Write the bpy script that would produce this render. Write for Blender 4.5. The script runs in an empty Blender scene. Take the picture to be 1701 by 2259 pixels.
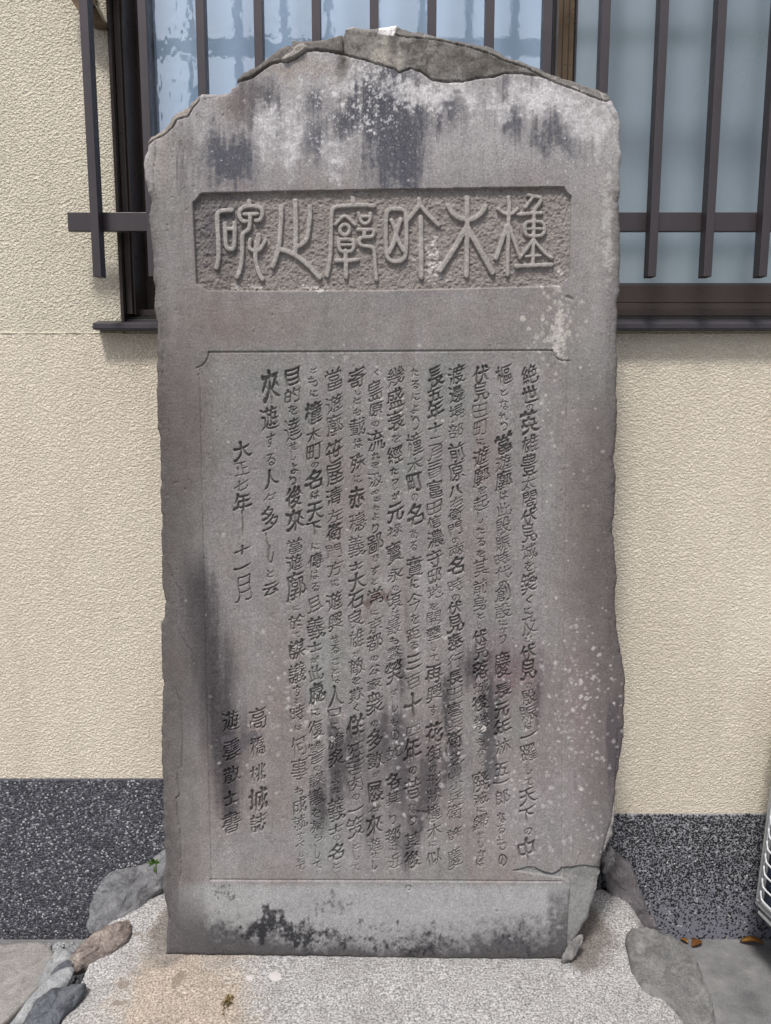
import bpy, bmesh, math, random, re
import numpy as np
from mathutils import Vector, noise as mn

random.seed(7)
rng = np.random.default_rng(11)
SC = bpy.context.scene
COL = SC.collection

# ------------------------------------------------------------------ camera
F = 1800.0; CX, CY = 850.5, 1129.5            # focal length and centre in photo pixels (1701 x 2259)
PITCH = math.radians(8.62); CAMH = 1.533
cam_d = bpy.data.cameras.new('camera'); cam = bpy.data.objects.new('camera', cam_d); COL.objects.link(cam)
cam.location = (0, 0, CAMH); cam.rotation_euler = (math.pi/2 - PITCH, 0, 0)
cam_d.sensor_fit = 'VERTICAL'; cam_d.sensor_height = 24.0; cam_d.lens = 24.0*F/2259.0
cam_d.clip_start = 0.02; cam_d.clip_end = 800
SC.camera = cam
# ------------------------------------------------------------------ world, sun, exposure
SUN_EL, SUN_AZ = math.radians(60), math.radians(-160)   # azimuth of the sun, seen from above, 0 = +Y, clockwise
w = bpy.data.worlds.new("World"); SC.world = w; w.use_nodes = True
nt = w.node_tree; nt.nodes.clear()
out = nt.nodes.new('ShaderNodeOutputWorld'); bg = nt.nodes.new('ShaderNodeBackground')
sky = nt.nodes.new('ShaderNodeTexSky'); sky.sky_type = 'NISHITA'; sky.sun_disc = False
sky.sun_elevation = SUN_EL; sky.sun_rotation = SUN_AZ
sky.air_density = 1.0; sky.dust_density = 3.0; sky.ozone_density = 1.0
hs = nt.nodes.new('ShaderNodeHueSaturation'); hs.inputs['Saturation'].default_value = 0.60
nt.links.new(sky.outputs[0], hs.inputs['Color']); nt.links.new(hs.outputs[0], bg.inputs[0])
bg.inputs[1].default_value = 0.105
nt.links.new(bg.outputs[0], out.inputs[0])
sd = bpy.data.lights.new('sun', 'SUN'); sun = bpy.data.objects.new('sun', sd); COL.objects.link(sun)
sd.energy = 2.3; sd.angle = math.radians(9); sd.color = (1.0, 0.975, 0.95)
dirv = Vector((math.sin(SUN_AZ)*math.cos(SUN_EL), math.cos(SUN_AZ)*math.cos(SUN_EL), math.sin(SUN_EL)))
sun.rotation_euler = dirv.to_track_quat('Z', 'Y').to_euler(); sun.location = (-2, -3, 5)
SC.view_settings.view_transform = 'Standard'; SC.view_settings.look = 'None'
SC.view_settings.gamma = 1.0; SC.view_settings.use_curve_mapping = False
SC.view_settings.exposure = 0.55
SC.render.film_transparent = False

# ------------------------------------------------------------------ pixel <-> place
cp, sp_ = math.cos(PITCH), math.sin(PITCH)
def atY(px, py, Y):
    u = (px-CX)/F; v = -(py-CY)/F
    t = Y/(cp + v*sp_)
    return Vector((u*t, Y, CAMH + t*(-sp_ + v*cp)))
def atZ(px, py, z):
    u = (px-CX)/F; v = -(py-CY)/F
    t = (z-CAMH)/(-sp_ + v*cp)
    return Vector((u*t, t*(cp+v*sp_), z))
def to_px(X, Y, Z):
    dz = Z-CAMH
    fwd = Y*cp - dz*sp_; up = Y*sp_ + dz*cp
    return CX + F*X/fwd, CY - F*up/fwd

# ------------------------------------------------------------------ object helpers
def link(name, me, mat=None, parent=None, **kw):
    o = bpy.data.objects.new(name, me); COL.objects.link(o)
    if mat is not None and me is not None and not len(me.materials):
        me.materials.append(mat)
    if parent is not None: o.parent = parent
    for k, v in kw.items(): o[k] = v
    return o
def empty(name, loc=(0, 0, 0), **kw):
    o = bpy.data.objects.new(name, None); COL.objects.link(o); o.location = loc; o.empty_display_size = .05
    for k, v in kw.items(): o[k] = v
    bpy.context.view_layer.update()
    return o
def mesh_bm(name, bm, smooth=False):
    me = bpy.data.meshes.new(name); bmesh.ops.recalc_face_normals(bm, faces=bm.faces)
    bm.to_mesh(me); bm.free()
    if smooth:
        me.polygons.foreach_set('use_smooth', [True]*len(me.polygons))
    return me
def keep_world(o, parent):
    o.parent = parent; o.matrix_parent_inverse = parent.matrix_world.inverted()
    return o
def box(bm, x0, x1, y0, y1, z0, z1, bev=0.0):
    r = bmesh.ops.create_cube(bm, size=1)
    for v in r['verts']:
        v.co = Vector(((x0+x1)/2 + v.co.x*(x1-x0), (y0+y1)/2 + v.co.y*(y1-y0), (z0+z1)/2 + v.co.z*(z1-z0)))
    if bev:
        es = list({e for v in r['verts'] for e in v.link_edges})
        bmesh.ops.bevel(bm, geom=es, offset=bev, segments=2, affect='EDGES', profile=.5)
def boxobj(name, b, mat, parent, bev=0.0, **kw):
    bm = bmesh.new(); box(bm, *b, bev)
    o = link(name, mesh_bm(name, bm), mat, None, **kw)
    return keep_world(o, parent) if parent else o
def tube(bm, pts, r, seg=8, caps=True):
    pts = [Vector(p) for p in pts]; rings = []
    for i, p in enumerate(pts):
        a = pts[max(0, i-1)]; b = pts[min(len(pts)-1, i+1)]
        t = (b-a).normalized(); ref = Vector((0, 0, 1)) if abs(t.z) < .9 else Vector((1, 0, 0))
        n1 = t.cross(ref).normalized(); n2 = t.cross(n1)
        rr = r[i] if isinstance(r, (list, tuple)) else r
        rings.append([bm.verts.new(p + rr*(math.cos(2*math.pi*k/seg)*n1 + math.sin(2*math.pi*k/seg)*n2)) for k in range(seg)])
    for a, b in zip(rings, rings[1:]):
        for k in range(seg):
            bm.faces.new((a[k], a[(k+1) % seg], b[(k+1) % seg], b[k]))
    if caps:
        bm.faces.new(rings[0][::-1]); bm.faces.new(rings[-1])

# ------------------------------------------------------------------ material helpers
def lin(r, g, b):
    f = lambda c: (c/255)/12.92 if c/255 <= .04045 else ((c/255+.055)/1.055)**2.4
    return (f(r), f(g), f(b), 1)
class M:
    def __init__(s, name, rough=.8, spec=.5, metal=0.0):
        s.m = bpy.data.materials.new(name); s.m.use_nodes = True
        s.n = s.m.node_tree.nodes; s.l = s.m.node_tree.links
        s.b = s.n['Principled BSDF']; s.b.inputs['Roughness'].default_value = rough
        s.b.inputs['Specular IOR Level'].default_value = spec; s.b.inputs['Metallic'].default_value = metal
        s.tc = s.n.new('ShaderNodeTexCoord'); s._bump = None
    def map(s, sc=(1, 1, 1), rot=(0, 0, 0)):
        m = s.n.new('ShaderNodeMapping'); m.inputs['Scale'].default_value = sc; m.inputs['Rotation'].default_value = rot
        s.l.new(s.tc.outputs['Object'], m.inputs[0]); return m.outputs[0]
    def noise(s, scale, detail=4, rough=.6, vec=None, dist=0.0):
        n = s.n.new('ShaderNodeTexNoise'); n.inputs['Scale'].default_value = scale
        n.inputs['Detail'].default_value = detail; n.inputs['Roughness'].default_value = rough
        n.inputs['Distortion'].default_value = dist
        s.l.new(vec if vec is not None else s.tc.outputs['Object'], n.inputs['Vector']); return n.outputs['Fac']
    def voro(s, scale, feature='F1', out='Distance', rnd=1.0, vec=None):
        n = s.n.new('ShaderNodeTexVoronoi'); n.feature = feature; n.inputs['Scale'].default_value = scale
        n.inputs['Randomness'].default_value = rnd
        s.l.new(vec if vec is not None else s.tc.outputs['Object'], n.inputs['Vector']); return n.outputs[out]
    def ramp(s, fac, stops, interp='LINEAR'):
        r = s.n.new('ShaderNodeValToRGB'); e = r.color_ramp; e.interpolation = interp
        while len(e.elements) < len(stops): e.elements.new(.5)
        for el, (p, c) in zip(e.elements, stops):
            el.position = p; el.color = c if len(c) == 4 else (*c, 1)
        s.l.new(fac, r.inputs[0]); return r.outputs[0]
    def bw(s, fac, lo, hi):
        if lo > hi: return s.ramp(fac, [(hi, (1, 1, 1)), (lo, (0, 0, 0))])
        return s.ramp(fac, [(lo, (0, 0, 0)), (hi, (1, 1, 1))])
    def mix(s, fac, a, b, mode='MIX'):
        m = s.n.new('ShaderNodeMix'); m.data_type = 'RGBA'; m.blend_type = mode; m.clamp_factor = True
        for sock, v in ((m.inputs[0], fac), (m.inputs[6], a), (m.inputs[7], b)):
            if hasattr(v, 'type') and hasattr(v, 'node'): s.l.new(v, sock)
            else: sock.default_value = v
        return m.outputs[2]
    def math(s, op, a, b):
        m = s.n.new('ShaderNodeMath'); m.operation = op
        for sock, v in ((m.inputs[0], a), (m.inputs[1], b)):
            if hasattr(v, 'node'): s.l.new(v, sock)
            else: sock.default_value = v
        return m.outputs[0]
    def bump(s, h, strength, dist=.01):
        b = s.n.new('ShaderNodeBump'); b.inputs['Strength'].default_value = strength; b.inputs['Distance'].default_value = dist
        s.l.new(h, b.inputs['Height'])
        if s._bump is not None: s.l.new(s._bump, b.inputs['Normal'])
        s._bump = b.outputs[0]; s.l.new(s._bump, s.b.inputs['Normal'])
    def col(s, c):
        if hasattr(c, 'node'): s.l.new(c, s.b.inputs['Base Color'])
        else: s.b.inputs['Base Color'].default_value = c
    def rough(s, r): s.l.new(r, s.b.inputs['Roughness'])
    def attr(s, name, out='Color'):
        a = s.n.new('ShaderNodeAttribute'); a.attribute_name = name; return a.outputs[out]
    def sepz(s, axis=2):
        g = s.n.new('ShaderNodeNewGeometry'); x = s.n.new('ShaderNodeSeparateXYZ'); s.l.new(g.outputs['Position'], x.inputs[0])
        return x.outputs[axis]

# stucco (cream, spattered)
def stucco(name, c0, c1, big, PIT_SHADE=.35):
    m = M(name, .92, .25)
    n1 = m.noise(190*big, 3, .55, m.map((1, 1, 1.3), (0, .5, 0)), 0)
    n2 = m.noise(330, 2, .6)
    vor = m.voro(150*big, 'SMOOTH_F1')
    h = m.math('ADD', m.math('ADD', m.bw(n1, .40, .60), m.math('MULTIPLY', n2, .45)), m.math('MULTIPLY', m.bw(vor, .6, .1), .5))
    m.bump(h, .9, .0030)
    tone = m.noise(2.2, 4, .6, m.map((1, 1, .5)))
    base = m.mix(m.bw(tone, .35, .7), c0, c1)
    streak = m.noise(9, 5, .7, m.map((1.4, 1, .22)))
    base = m.mix(m.math('MULTIPLY', m.bw(streak, .50, .78), .22), base, lin(160, 150, 134))
    base = m.mix(m.math('MULTIPLY', m.bw(n1, .46, .32), PIT_SHADE), base, lin(118, 108, 94))  # shade in the hollows of the spatter, put into the colour
    m.col(base); return m
mat_stucco_up = stucco('stucco_coarse', lin(212, 203, 184), lin(224, 215, 196), .85, .62).m
mat_stucco_lo = stucco('stucco_fine', lin(220, 208, 188), lin(228, 218, 200), 1.0, .12).m

# dark exposed-aggregate binder and pebbles
m = M('pebble_binder', .85, .3)
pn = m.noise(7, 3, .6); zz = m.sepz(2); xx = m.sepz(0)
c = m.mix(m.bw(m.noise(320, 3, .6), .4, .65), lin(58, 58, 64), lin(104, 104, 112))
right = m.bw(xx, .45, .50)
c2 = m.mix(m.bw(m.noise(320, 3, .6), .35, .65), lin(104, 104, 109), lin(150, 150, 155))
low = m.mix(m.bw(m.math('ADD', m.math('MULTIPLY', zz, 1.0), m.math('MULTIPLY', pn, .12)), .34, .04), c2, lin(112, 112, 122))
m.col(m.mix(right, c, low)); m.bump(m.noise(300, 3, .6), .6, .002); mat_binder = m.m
m = M('pebble_stone', .50, .5)
m.col(m.attr('tone')); m.bump(m.noise(600, 2, .5), .2, .001); mat_pebble = m.m

# anodised bronze aluminium
def bronze(name, c, rough=.38, metal=.45):
    m = M(name, rough, .5, metal)
    n = m.noise(14, 4, .6, m.map((1, 1, .25)))
    m.col(m.mix(m.bw(n, .3, .75), c, tuple(min(1, v*1.35) for v in c[:3])+(1,)))
    m.rough(m.ramp(m.noise(30, 4, .7), [(.3, (rough-.06,)*3), (.75, (rough+.16,)*3)]))
    m.bump(m.noise(60, 2, .5, m.map((1, 1, .1))), .05, .002)
    return m.m
mat_bar = bronze('bronze_bar', lin(62, 56, 58), .40, .35)
mat_frame = bronze('bronze_frame', lin(66, 56, 52), .30, .45)
mat_frame_shaded = bronze('bronze_shaded', lin(38, 32, 32), .5, .2)  # darker copy of the frame bronze: shade of grooves and gaps as colour
mat_sash = bronze('bronze_sash', lin(100, 82, 62), .30, .5)
mat_sill = bronze('bronze_sill', lin(62, 58, 62), .42, .35)
mat_rubber = M('black_gasket', .7, .3); mat_rubber.col(lin(22, 22, 24)); mat_rubber = mat_rubber.m

# glass: figured (left) and frosted (right)
m = M('figured_glass', .035, .5); m.b.inputs['IOR'].default_value = 2.7
c = m.mix(m.bw(m.noise(3, 3, .5), .35, .7), lin(150, 174, 200), lin(166, 188, 212))
m.col(c)
wv = m.noise(16, 3, .55, m.map((1, 1, 1)), .4)
m.bump(wv, .05, .010); m.bump(m.noise(95, 2, .5), .22, .0006)
cells = m.voro(58, 'SMOOTH_F1', vec=m.map((1.3, 1, .55)))
xg = m.sepz(0)
m.bump(m.math('MULTIPLY', m.bw(cells, .05, .35), m.math('MULTIPLY', m.bw(m.noise(9, 2, .6), .46, .60), m.bw(xg, -.40, -.62))), .45, .0016)
mat_glass_l = m.m
m = M('frosted_glass', .22, .5); m.b.inputs['IOR'].default_value = 2.1
zz = m.sepz(2)
c = m.mix(m.bw(m.noise(2.0, 4, .6, m.map((1.5, 1, .5))), .3, .75), lin(112, 126, 134), lin(134, 148, 156))
m.col(c); m.bump(m.noise(500, 2, .5), .12, .001); m.rough(m.ramp(m.noise(5, 3, .5), [(.3, (.18,)*3), (.7, (.3,)*3)])); mat_glass_r = m.m

# carved stone: colour from the stain map, grain from nodes
m = M('weathered_stone', .88, .28)
a = m.attr('stain')
g1 = m.noise(520, 3, .7); g2 = m.noise(1300, 2, .6)
g3 = m.noise(230, 3, .75)
c = m.mix(1.0, a, m.ramp(g1, [(.28, (.78,)*3), (.5, (1.0,)*3), (.74, (1.28,)*3)]), 'MULTIPLY')
c = m.mix(1.0, c, m.ramp(g3, [(.30, (.72,)*3), (.5, (1.0,)*3), (.70, (1.30,)*3)]), 'MULTIPLY')
c = m.mix(m.math('MULTIPLY', m.bw(m.voro(260, 'F1'), .16, .05), .35), c, lin(64, 60, 62))
m.col(c)
m.bump(g3, .45, .0016); m.bump(g1, .55, .0014); m.bump(g2, .25, .0006)
mat_stone = m.m

# washed concrete of the mound
m = M('washed_concrete', .9, .3)
sp1 = m.noise(210, 4, .78); sp2 = m.voro(300, 'F1', 'Color')
g = m.ramp(sp1, [(.30, lin(62, 61, 62)), (.43, lin(120, 118, 117)), (.53, lin(170, 168, 166)), (.68, lin(216, 214, 211))])
tan = m.ramp(sp1, [(.30, lin(88, 80, 74)), (.43, lin(134, 122, 110)), (.54, lin(176, 163, 148)), (.68, lin(216, 206, 190))])
dirt = m.ramp(sp1, [(.28, lin(58, 54, 52)), (.45, lin(104, 97, 92)), (.70, lin(160, 154, 148))])
a = m.attr('soil'); sx = m.n.new('ShaderNodeSeparateColor'); m.l.new(a, sx.inputs[0])
lowf = m.noise(11, 5, .65)
ft = m.bw(m.math('ADD', sx.outputs[0], m.math('MULTIPLY', lowf, .9)), .62, 1.25)
fd = m.bw(m.math('ADD', sx.outputs[1], m.math('MULTIPLY', lowf, .8)), .78, 1.15)
fp = m.bw(m.math('ADD', sx.outputs[2], m.math('MULTIPLY', m.noise(60, 4, .7), .5)), .62, .80)
m.col(m.mix(fd, m.mix(ft, g, tan), dirt))
m.col(m.mix(m.math('MULTIPLY', fp, .75), m.mix(m.math('MULTIPLY', m.bw(m.noise(7, 6, .75), .50, .70), .45), m.mix(fd, m.mix(ft, g, tan), dirt), lin(92, 88, 84)), lin(124, 112, 100)))
m.bump(sp1, .75, .003); m.bump(m.noise(60, 4, .6), .4, .006); mat_mound = m.m
m = M('ground_concrete', .88, .3)
c = m.ramp(m.noise(9, 6, .7), [(.3, lin(86, 86, 87)), (.5, lin(112, 112, 112)), (.72, lin(136, 135, 134))])
c = m.mix(m.math('MULTIPLY', m.bw(m.noise(260, 3, .7), .54, .72), .35), c, lin(170, 169, 166))
c = m.mix(m.math('MULTIPLY', m.bw(m.voro(60, 'F1'), .10, .03), .7), c, lin(40, 38, 36))
m.col(c); m.bump(m.noise(240, 4, .7), .5, .002); m.bump(m.noise(20, 4, .6), .3, .004); mat_ground = m.m

def rockmat(name, dark, mid, light, vein=None, fine=160):
    m = M(name, .72, .4)
    c = m.ramp(m.noise(22, 9, .78, dist=.7), [(.32, dark), (.5, mid), (.68, light)])
    c = m.mix(m.math('MULTIPLY', m.bw(m.noise(70, 6, .8), .56, .66), .65), c, dark)
    c = m.mix(m.math('MULTIPLY', m.bw(m.noise(fine, 4, .7), .5, .7), .4), c, light)
    if vein: c = m.mix(m.math('MULTIPLY', m.bw(m.noise(26, 4, .8, m.map((1, 1, 2.5), (.4, .3, 0)), .8), .60, .70), .7), c, vein)
    c = m.mix(1.0, c, m.ramp(m.noise(300, 3, .8), [(.3, (.66,)*3), (.5, (1,)*3), (.7, (1.3,)*3)]), 'MULTIPLY')
    m.col(c); m.bump(m.noise(48, 8, .75), .7, .008); m.bump(m.noise(260, 4, .75), .8, .0025); return m.m
mat_rock_grey = rockmat('grey_rock', lin(80, 79, 80), lin(110, 110, 112), lin(140, 140, 142), lin(64, 62, 64))
mat_rock_brown = rockmat('brown_rock', lin(86, 76, 72), lin(122, 110, 104), lin(176, 164, 152))
mat_rock_blue = rockmat('slate_rock', lin(58, 60, 64), lin(82, 85, 90), lin(116, 119, 124), lin(46, 47, 50))
mat_rock_dark = rockmat('dark_rock', lin(70, 66, 67), lin(92, 88, 90), lin(112, 108, 108), lin(168, 164, 160))
mat_rock_flat = rockmat('flat_rock', lin(80, 79, 78), lin(106, 105, 103), lin(138, 137, 134), None, 200)
mat_rock_white = rockmat('white_rock', lin(110, 111, 112), lin(142, 143, 144), lin(186, 187, 188), lin(120, 124, 132))
mat_slab = rockmat('slab_concrete', lin(122, 118, 115), lin(146, 142, 138), lin(168, 164, 161), None, 320)
mat_mortar = rockmat('mortar', lin(92, 90, 88), lin(124, 121, 119), lin(156, 153, 150))

# ------------------------------------------------------------------ ground
bm = bmesh.new(); bmesh.ops.create_grid(bm, x_segments=2, y_segments=2, size=60)
g = link('ground', mesh_bm('ground', bm), mat_ground, kind='structure')

# ------------------------------------------------------------------ the house wall, window and grille
WY = 2.10
house = empty('house', (0, WY, 0), label='cream stucco house wall with dark pebble-dash base behind the stone tablet', category='house')
def zat(py, Y): return atY(CX, py, Y).z
def xat(px, py, Y): return atY(px, py, Y).x
WL = xat(240, 0, WY)                 # left edge of the window opening
WB = zat(728, WY)                    # bottom of the opening
ZT = 3.3
dl0, dl1, dr = zat(1709, WY+.0), zat(1716, WY), zat(1794, WY)
# stucco, upper left and lower
boxobj('stucco_wall', (-2.6, WL, WY, WY+.30, zat(735, WY), ZT), mat_stucco_up, house)
boxobj('stucco_wall', (-2.6, 3.2, WY-.0025, WY+.298, dl1-.09, zat(735, WY)-.001), mat_stucco_lo, house)
boxobj('stucco_wall', (WL+.0005, 3.2, WY+.003, WY+.30, zat(735, WY)-.0005, WB-.001), mat_stucco_lo, house)
# rough little ridge where the two coats meet (left)
bm = bmesh.new()
pts = [(x, WY-.001+.0015*mn.noise(Vector((x*30, 0, 1))), zat(735, WY)+.0015*mn.noise(Vector((x*22, 3, 1)))) for x in np.linspace(-1.4, WL, 120)]
tube(bm, pts, [.003+.0012*mn.noise(Vector((p[0]*60, 1, 1))) for p in pts], 6)
keep_world(link('coat_ridge', mesh_bm('coat_ridge', bm, True), mat_stucco_up), house)
# base course: one slab left of the tablet, a lower one right of it, both hidden step behind it
bm = bmesh.new(); box(bm, -2.6, 0.0, WY-.010, WY+.2, -.05, dl1)
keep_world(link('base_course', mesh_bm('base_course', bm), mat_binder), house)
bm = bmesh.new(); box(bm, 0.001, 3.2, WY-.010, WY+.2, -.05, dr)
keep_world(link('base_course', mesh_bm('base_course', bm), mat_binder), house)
boxobj('stucco_wall', (0.001, 3.2, WY-.0028, WY+.1, dr+.0005, dl1-.0895), mat_stucco_lo, house)

def pebbles(x0, x1, z0, z1, n, rmin, rmax, emb, tones, seed, thin=None):
    r = np.random.default_rng(seed)
    t = (1+5**.5)/2
    V = np.array([(-1, t, 0), (1, t, 0), (-1, -t, 0), (1, -t, 0), (0, -1, t), (0, 1, t), (0, -1, -t), (0, 1, -t), (t, 0, -1), (t, 0, 1), (-t, 0, -1), (-t, 0, 1)], float)
    V /= np.linalg.norm(V[0])
    T = np.array([(0,11,5),(0,5,1),(0,1,7),(0,7,10),(0,10,11),(1,5,9),(5,11,4),(11,10,2),(10,7,6),(7,1,8),(3,9,4),(3,4,2),(3,2,6),(3,6,8),(3,8,9),(4,9,5),(2,4,11),(6,2,10),(8,6,7),(9,8,1)])
    cell = math.sqrt((x1-x0)*(z1-z0)/n)
    nx, nz = int((x1-x0)/cell), int((z1-z0)/cell)
    gx, gz = np.meshgrid(np.arange(nx), np.arange(nz))
    px = x0+(gx.ravel()+.5*(gz.ravel() % 2)+r.uniform(.1, .9, gx.size))*cell; pz = z0+(gz.ravel()+r.uniform(.1, .9, gx.size))*cell
    px = np.minimum(px, x1-.002); pz = np.minimum(pz, z1-.001)
    if thin is not None:
        k = r.uniform(size=px.size) < thin(px, pz); px, pz = px[k], pz[k]
    N = px.size
    s = r.uniform(rmin, rmax, N); ax = s*r.uniform(.75, 1.35, N); az = s*r.uniform(.7, 1.1, N); ay = s*r.uniform(.5, .8, N)
    th = r.uniform(0, 3.14, N); c_, s_ = np.cos(th), np.sin(th)
    L = V[None]*np.stack([ax, ay, az], 1)[:, None]*(1+r.uniform(-.14, .14, (N, 12, 1)))
    P = np.empty((N, 12, 3))
    P[..., 0] = L[..., 0]*c_[:, None]-L[..., 2]*s_[:, None]+px[:, None]
    P[..., 2] = L[..., 0]*s_[:, None]+L[..., 2]*c_[:, None]+pz[:, None]
    P[..., 1] = L[..., 1]+(WY-.010+ay*emb)[:, None]
    me = bpy.data.meshes.new('pebble')
    idx = (T[None]+12*np.arange(N)[:, None, None]).reshape(-1)
    me.vertices.add(N*12); me.vertices.foreach_set('co', P.reshape(-1))
    me.loops.add(idx.size); me.loops.foreach_set('vertex_index', idx.astype(np.int32))
    me.polygons.add(idx.size//3); me.polygons.foreach_set('loop_start', np.arange(0, idx.size, 3, dtype=np.int32))
    me.update(calc_edges=True)
    me.polygons.foreach_set('use_smooth', np.ones(idx.size//3, bool))
    tc = np.array([lin(*t_)[:3] for t_ in tones]); pk = tc[(r.power(.55, N)*len(tones)).astype(int) % len(tones)]*r.uniform(.75, 1.3, (N, 1))
    at = me.color_attributes.new('tone', 'FLOAT_COLOR', 'POINT')
    cc = np.ones((N, 12, 4), np.float32); cc[..., :3] = pk[:, None]; at.data.foreach_set('color', cc.reshape(-1))
    return keep_world(link('pebble', me, mat_pebble, kind='stuff'), house)
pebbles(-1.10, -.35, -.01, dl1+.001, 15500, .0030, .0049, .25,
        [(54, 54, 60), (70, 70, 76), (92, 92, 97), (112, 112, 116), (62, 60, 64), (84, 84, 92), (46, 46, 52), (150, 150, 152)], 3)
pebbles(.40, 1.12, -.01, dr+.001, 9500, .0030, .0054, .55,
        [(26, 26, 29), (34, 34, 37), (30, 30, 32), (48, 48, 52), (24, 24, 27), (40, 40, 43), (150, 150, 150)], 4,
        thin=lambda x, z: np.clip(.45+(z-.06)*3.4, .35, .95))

# window sill, frame members and panes
frame = boxobj('window_frame', (WL-.002, xat(245, 0, WY), 2.085, 2.27, WB, ZT), mat_frame, house)
def jamb(p0, p1, Y, mat, z0=None, name='frame_strip'):
    return boxobj(name, (xat(p0, 0, Y), xat(p1, 0, Y), Y, 2.275, zat(694, 2.13) if z0 is None else z0, ZT-.002), mat, frame)
jamb(244.5, 249, 2.125, mat_frame_shaded)
jamb(248.5, 261, 2.108, mat_frame)
jamb(260, 266, 2.150, mat_frame_shaded)
jamb(265, 269, 2.120, mat_frame)
jamb(268, 285, 2.205, mat_frame_shaded)
GL, GR = 2.250, 2.215                # left (rear) and right (front) pane planes
def zb(py, Y): return zat(py, Y)
# bottom rails
FX1 = 2.6
boxobj('frame_rail', (xat(249, 600, 2.13), FX1, 2.128, 2.30, zb(729, 2.128), zb(698, 2.128)), mat_frame_shaded, frame, .001)
boxobj('frame_rail', (xat(252, 600, 2.11), FX1, 2.108, 2.127, zb(728, 2.108), zb(704, 2.108)), mat_frame_shaded, frame, .001)
boxobj('frame_rail', (xat(264, 600, 2.15), FX1, 2.150, 2.28, zb(697, 2.15), zb(683, 2.15)), mat_frame, frame, .001)
rr = sash_r = boxobj('sash', (xat(1225, 300, 2.19), xat(1259, 300, 2.19), 2.19, 2.225, zb(682, 2.18), ZT-.004), mat_sash, frame, .0012)
boxobj('sash_rail', (xat(1256, 640, 2.19), FX1, 2.191, 2.224, zb(668, 2.19), zb(628, 2.19)), mat_frame, sash_r, .0015)
boxobj('sash_rail', (xat(1256, 640, 2.18), FX1, 2.176, 2.226, zb(684, 2.18), zb(669, 2.18)), mat_frame, sash_r, .0012)
for q in (1234, 1247):
    boxobj('groove_shade', (xat(q, 300, 2.19), xat(q+1.6, 300, 2.19), 2.1885, 2.191, zb(680, 2.18), ZT-.006), mat_frame_shaded, sash_r)  # thin dark strips on the face, painted shade in place of cut grooves
boxobj('gasket', (xat(1258.6, 300, 2.2), xat(1263, 300, 2.2), 2.204, 2.222, zb(628, 2.19), ZT-.006), mat_rubber, sash_r)
boxobj('glazing_bead', (xat(1263, 300, 2.2), xat(1267, 300, 2.2), 2.207, 2.222, zb(628, 2.19), ZT-.006), mat_sill, sash_r)
sash_l = boxobj('sash', (xat(284, 0, 2.225), xat(330, 0, 2.225), 2.225, 2.262, zb(686, 2.2), ZT-.004), mat_frame, frame, .0015)
boxobj('sash_rail', (xat(326, 640, 2.225), xat(1225, 640, 2.225), 2.226, 2.261, zb(683, 2.2), zb(636, 2.2)), mat_frame, sash_l, .0015)
boxobj('sash_stile', (xat(1205, 640, 2.228), xat(1250, 640, 2.228), 2.2275, 2.262, zb(683, 2.2), ZT-.006), mat_frame_shaded, sash_l)
boxobj('window_pane', (xat(326, 0, GL)-.004, xat(1215, 0, GL), GL, GL+.006, zb(645, GL), ZT-.01), mat_glass_l, frame)
boxobj('window_pane', (xat(1262, 0, GR), FX1, GR, GR+.006, zb(640, GR), ZT-.01), mat_glass_r, frame)
boxobj('room_curtain', (WL, FX1, 2.32, 2.33, WB, ZT), M('room_curtain', .9).m, frame)
# dark seal line at the bottom of the right pane (frosted strip)
boxobj('glazing_bead', (xat(1262, 640, 2.2), FX1, 2.205, 2.222, zb(629, 2.2), zb(624, 2.2)), mat_sill, sash_r)
# sill: sloped nose that sticks out past the opening at the left
bm = bmesh.new()
SY = 2.055
prof = [(SY, zat(727, SY)), (SY, zat(714.5, SY)), (SY+.004, zat(714.5, SY)+.003), (2.125, zat(714.5, SY)+.016), (2.125, zat(727, SY))]
xl, xr = xat(205, 720, SY), 2.6
va = [bm.verts.new((xl, y, z)) for y, z in prof]; vb = [bm.verts.new((xr, y, z)) for y, z in prof]
n = len(prof)
for i in range(n): bm.faces.new((va[i], va[(i+1) % n], vb[(i+1) % n], vb[i]))
bm.faces.new(va[::-1]); bm.faces.new(vb)
sill = keep_world(link('window_sill', mesh_bm('window_sill', bm), mat_sill), house)
boxobj('sill_lip', (xl-.001, xr, SY-.0025, SY+.001, zat(724, SY), zat(720.5, SY)), mat_sill, sill)

# grille: rail, square bars, bracket
BY = 1.985
zr0, zr1 = zat(509, BY+.035), zat(467, BY+.035)
grille = boxobj('window_grille', (xat(149, 490, BY+.035), 2.2, BY+.0355, BY+.052, zr0-.001, zr1-.001), mat_bar, house, .0012)
ztop = zat(-52, BY+.035)
boxobj('grille_rail', (xat(149, 490, BY+.035), 2.2, BY+.0355, BY+.052, ztop-.0, ztop+.045), mat_bar, grille, .0012)
bm = bmesh.new(); zb0 = zat(610, BY)
box(bm, -.0098, .0098, 0, .035, zb0, ZT-.1, .0012)
barme = mesh_bm('grille_bar', bm); barme.materials.append(mat_bar)
bm = bmesh.new(); box(bm, -.0085, .0085, .001, .034, zb0-.0025, zb0-.0003); capme = mesh_bm('bar_cap', bm); capme.materials.append(mat_frame_shaded)
for k in range(15):
    X = xat(183+128.45*k, 0, BY)
    b = link('grille_bar', barme, None); b.location = (X, BY, 0); keep_world(b, grille)
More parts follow.
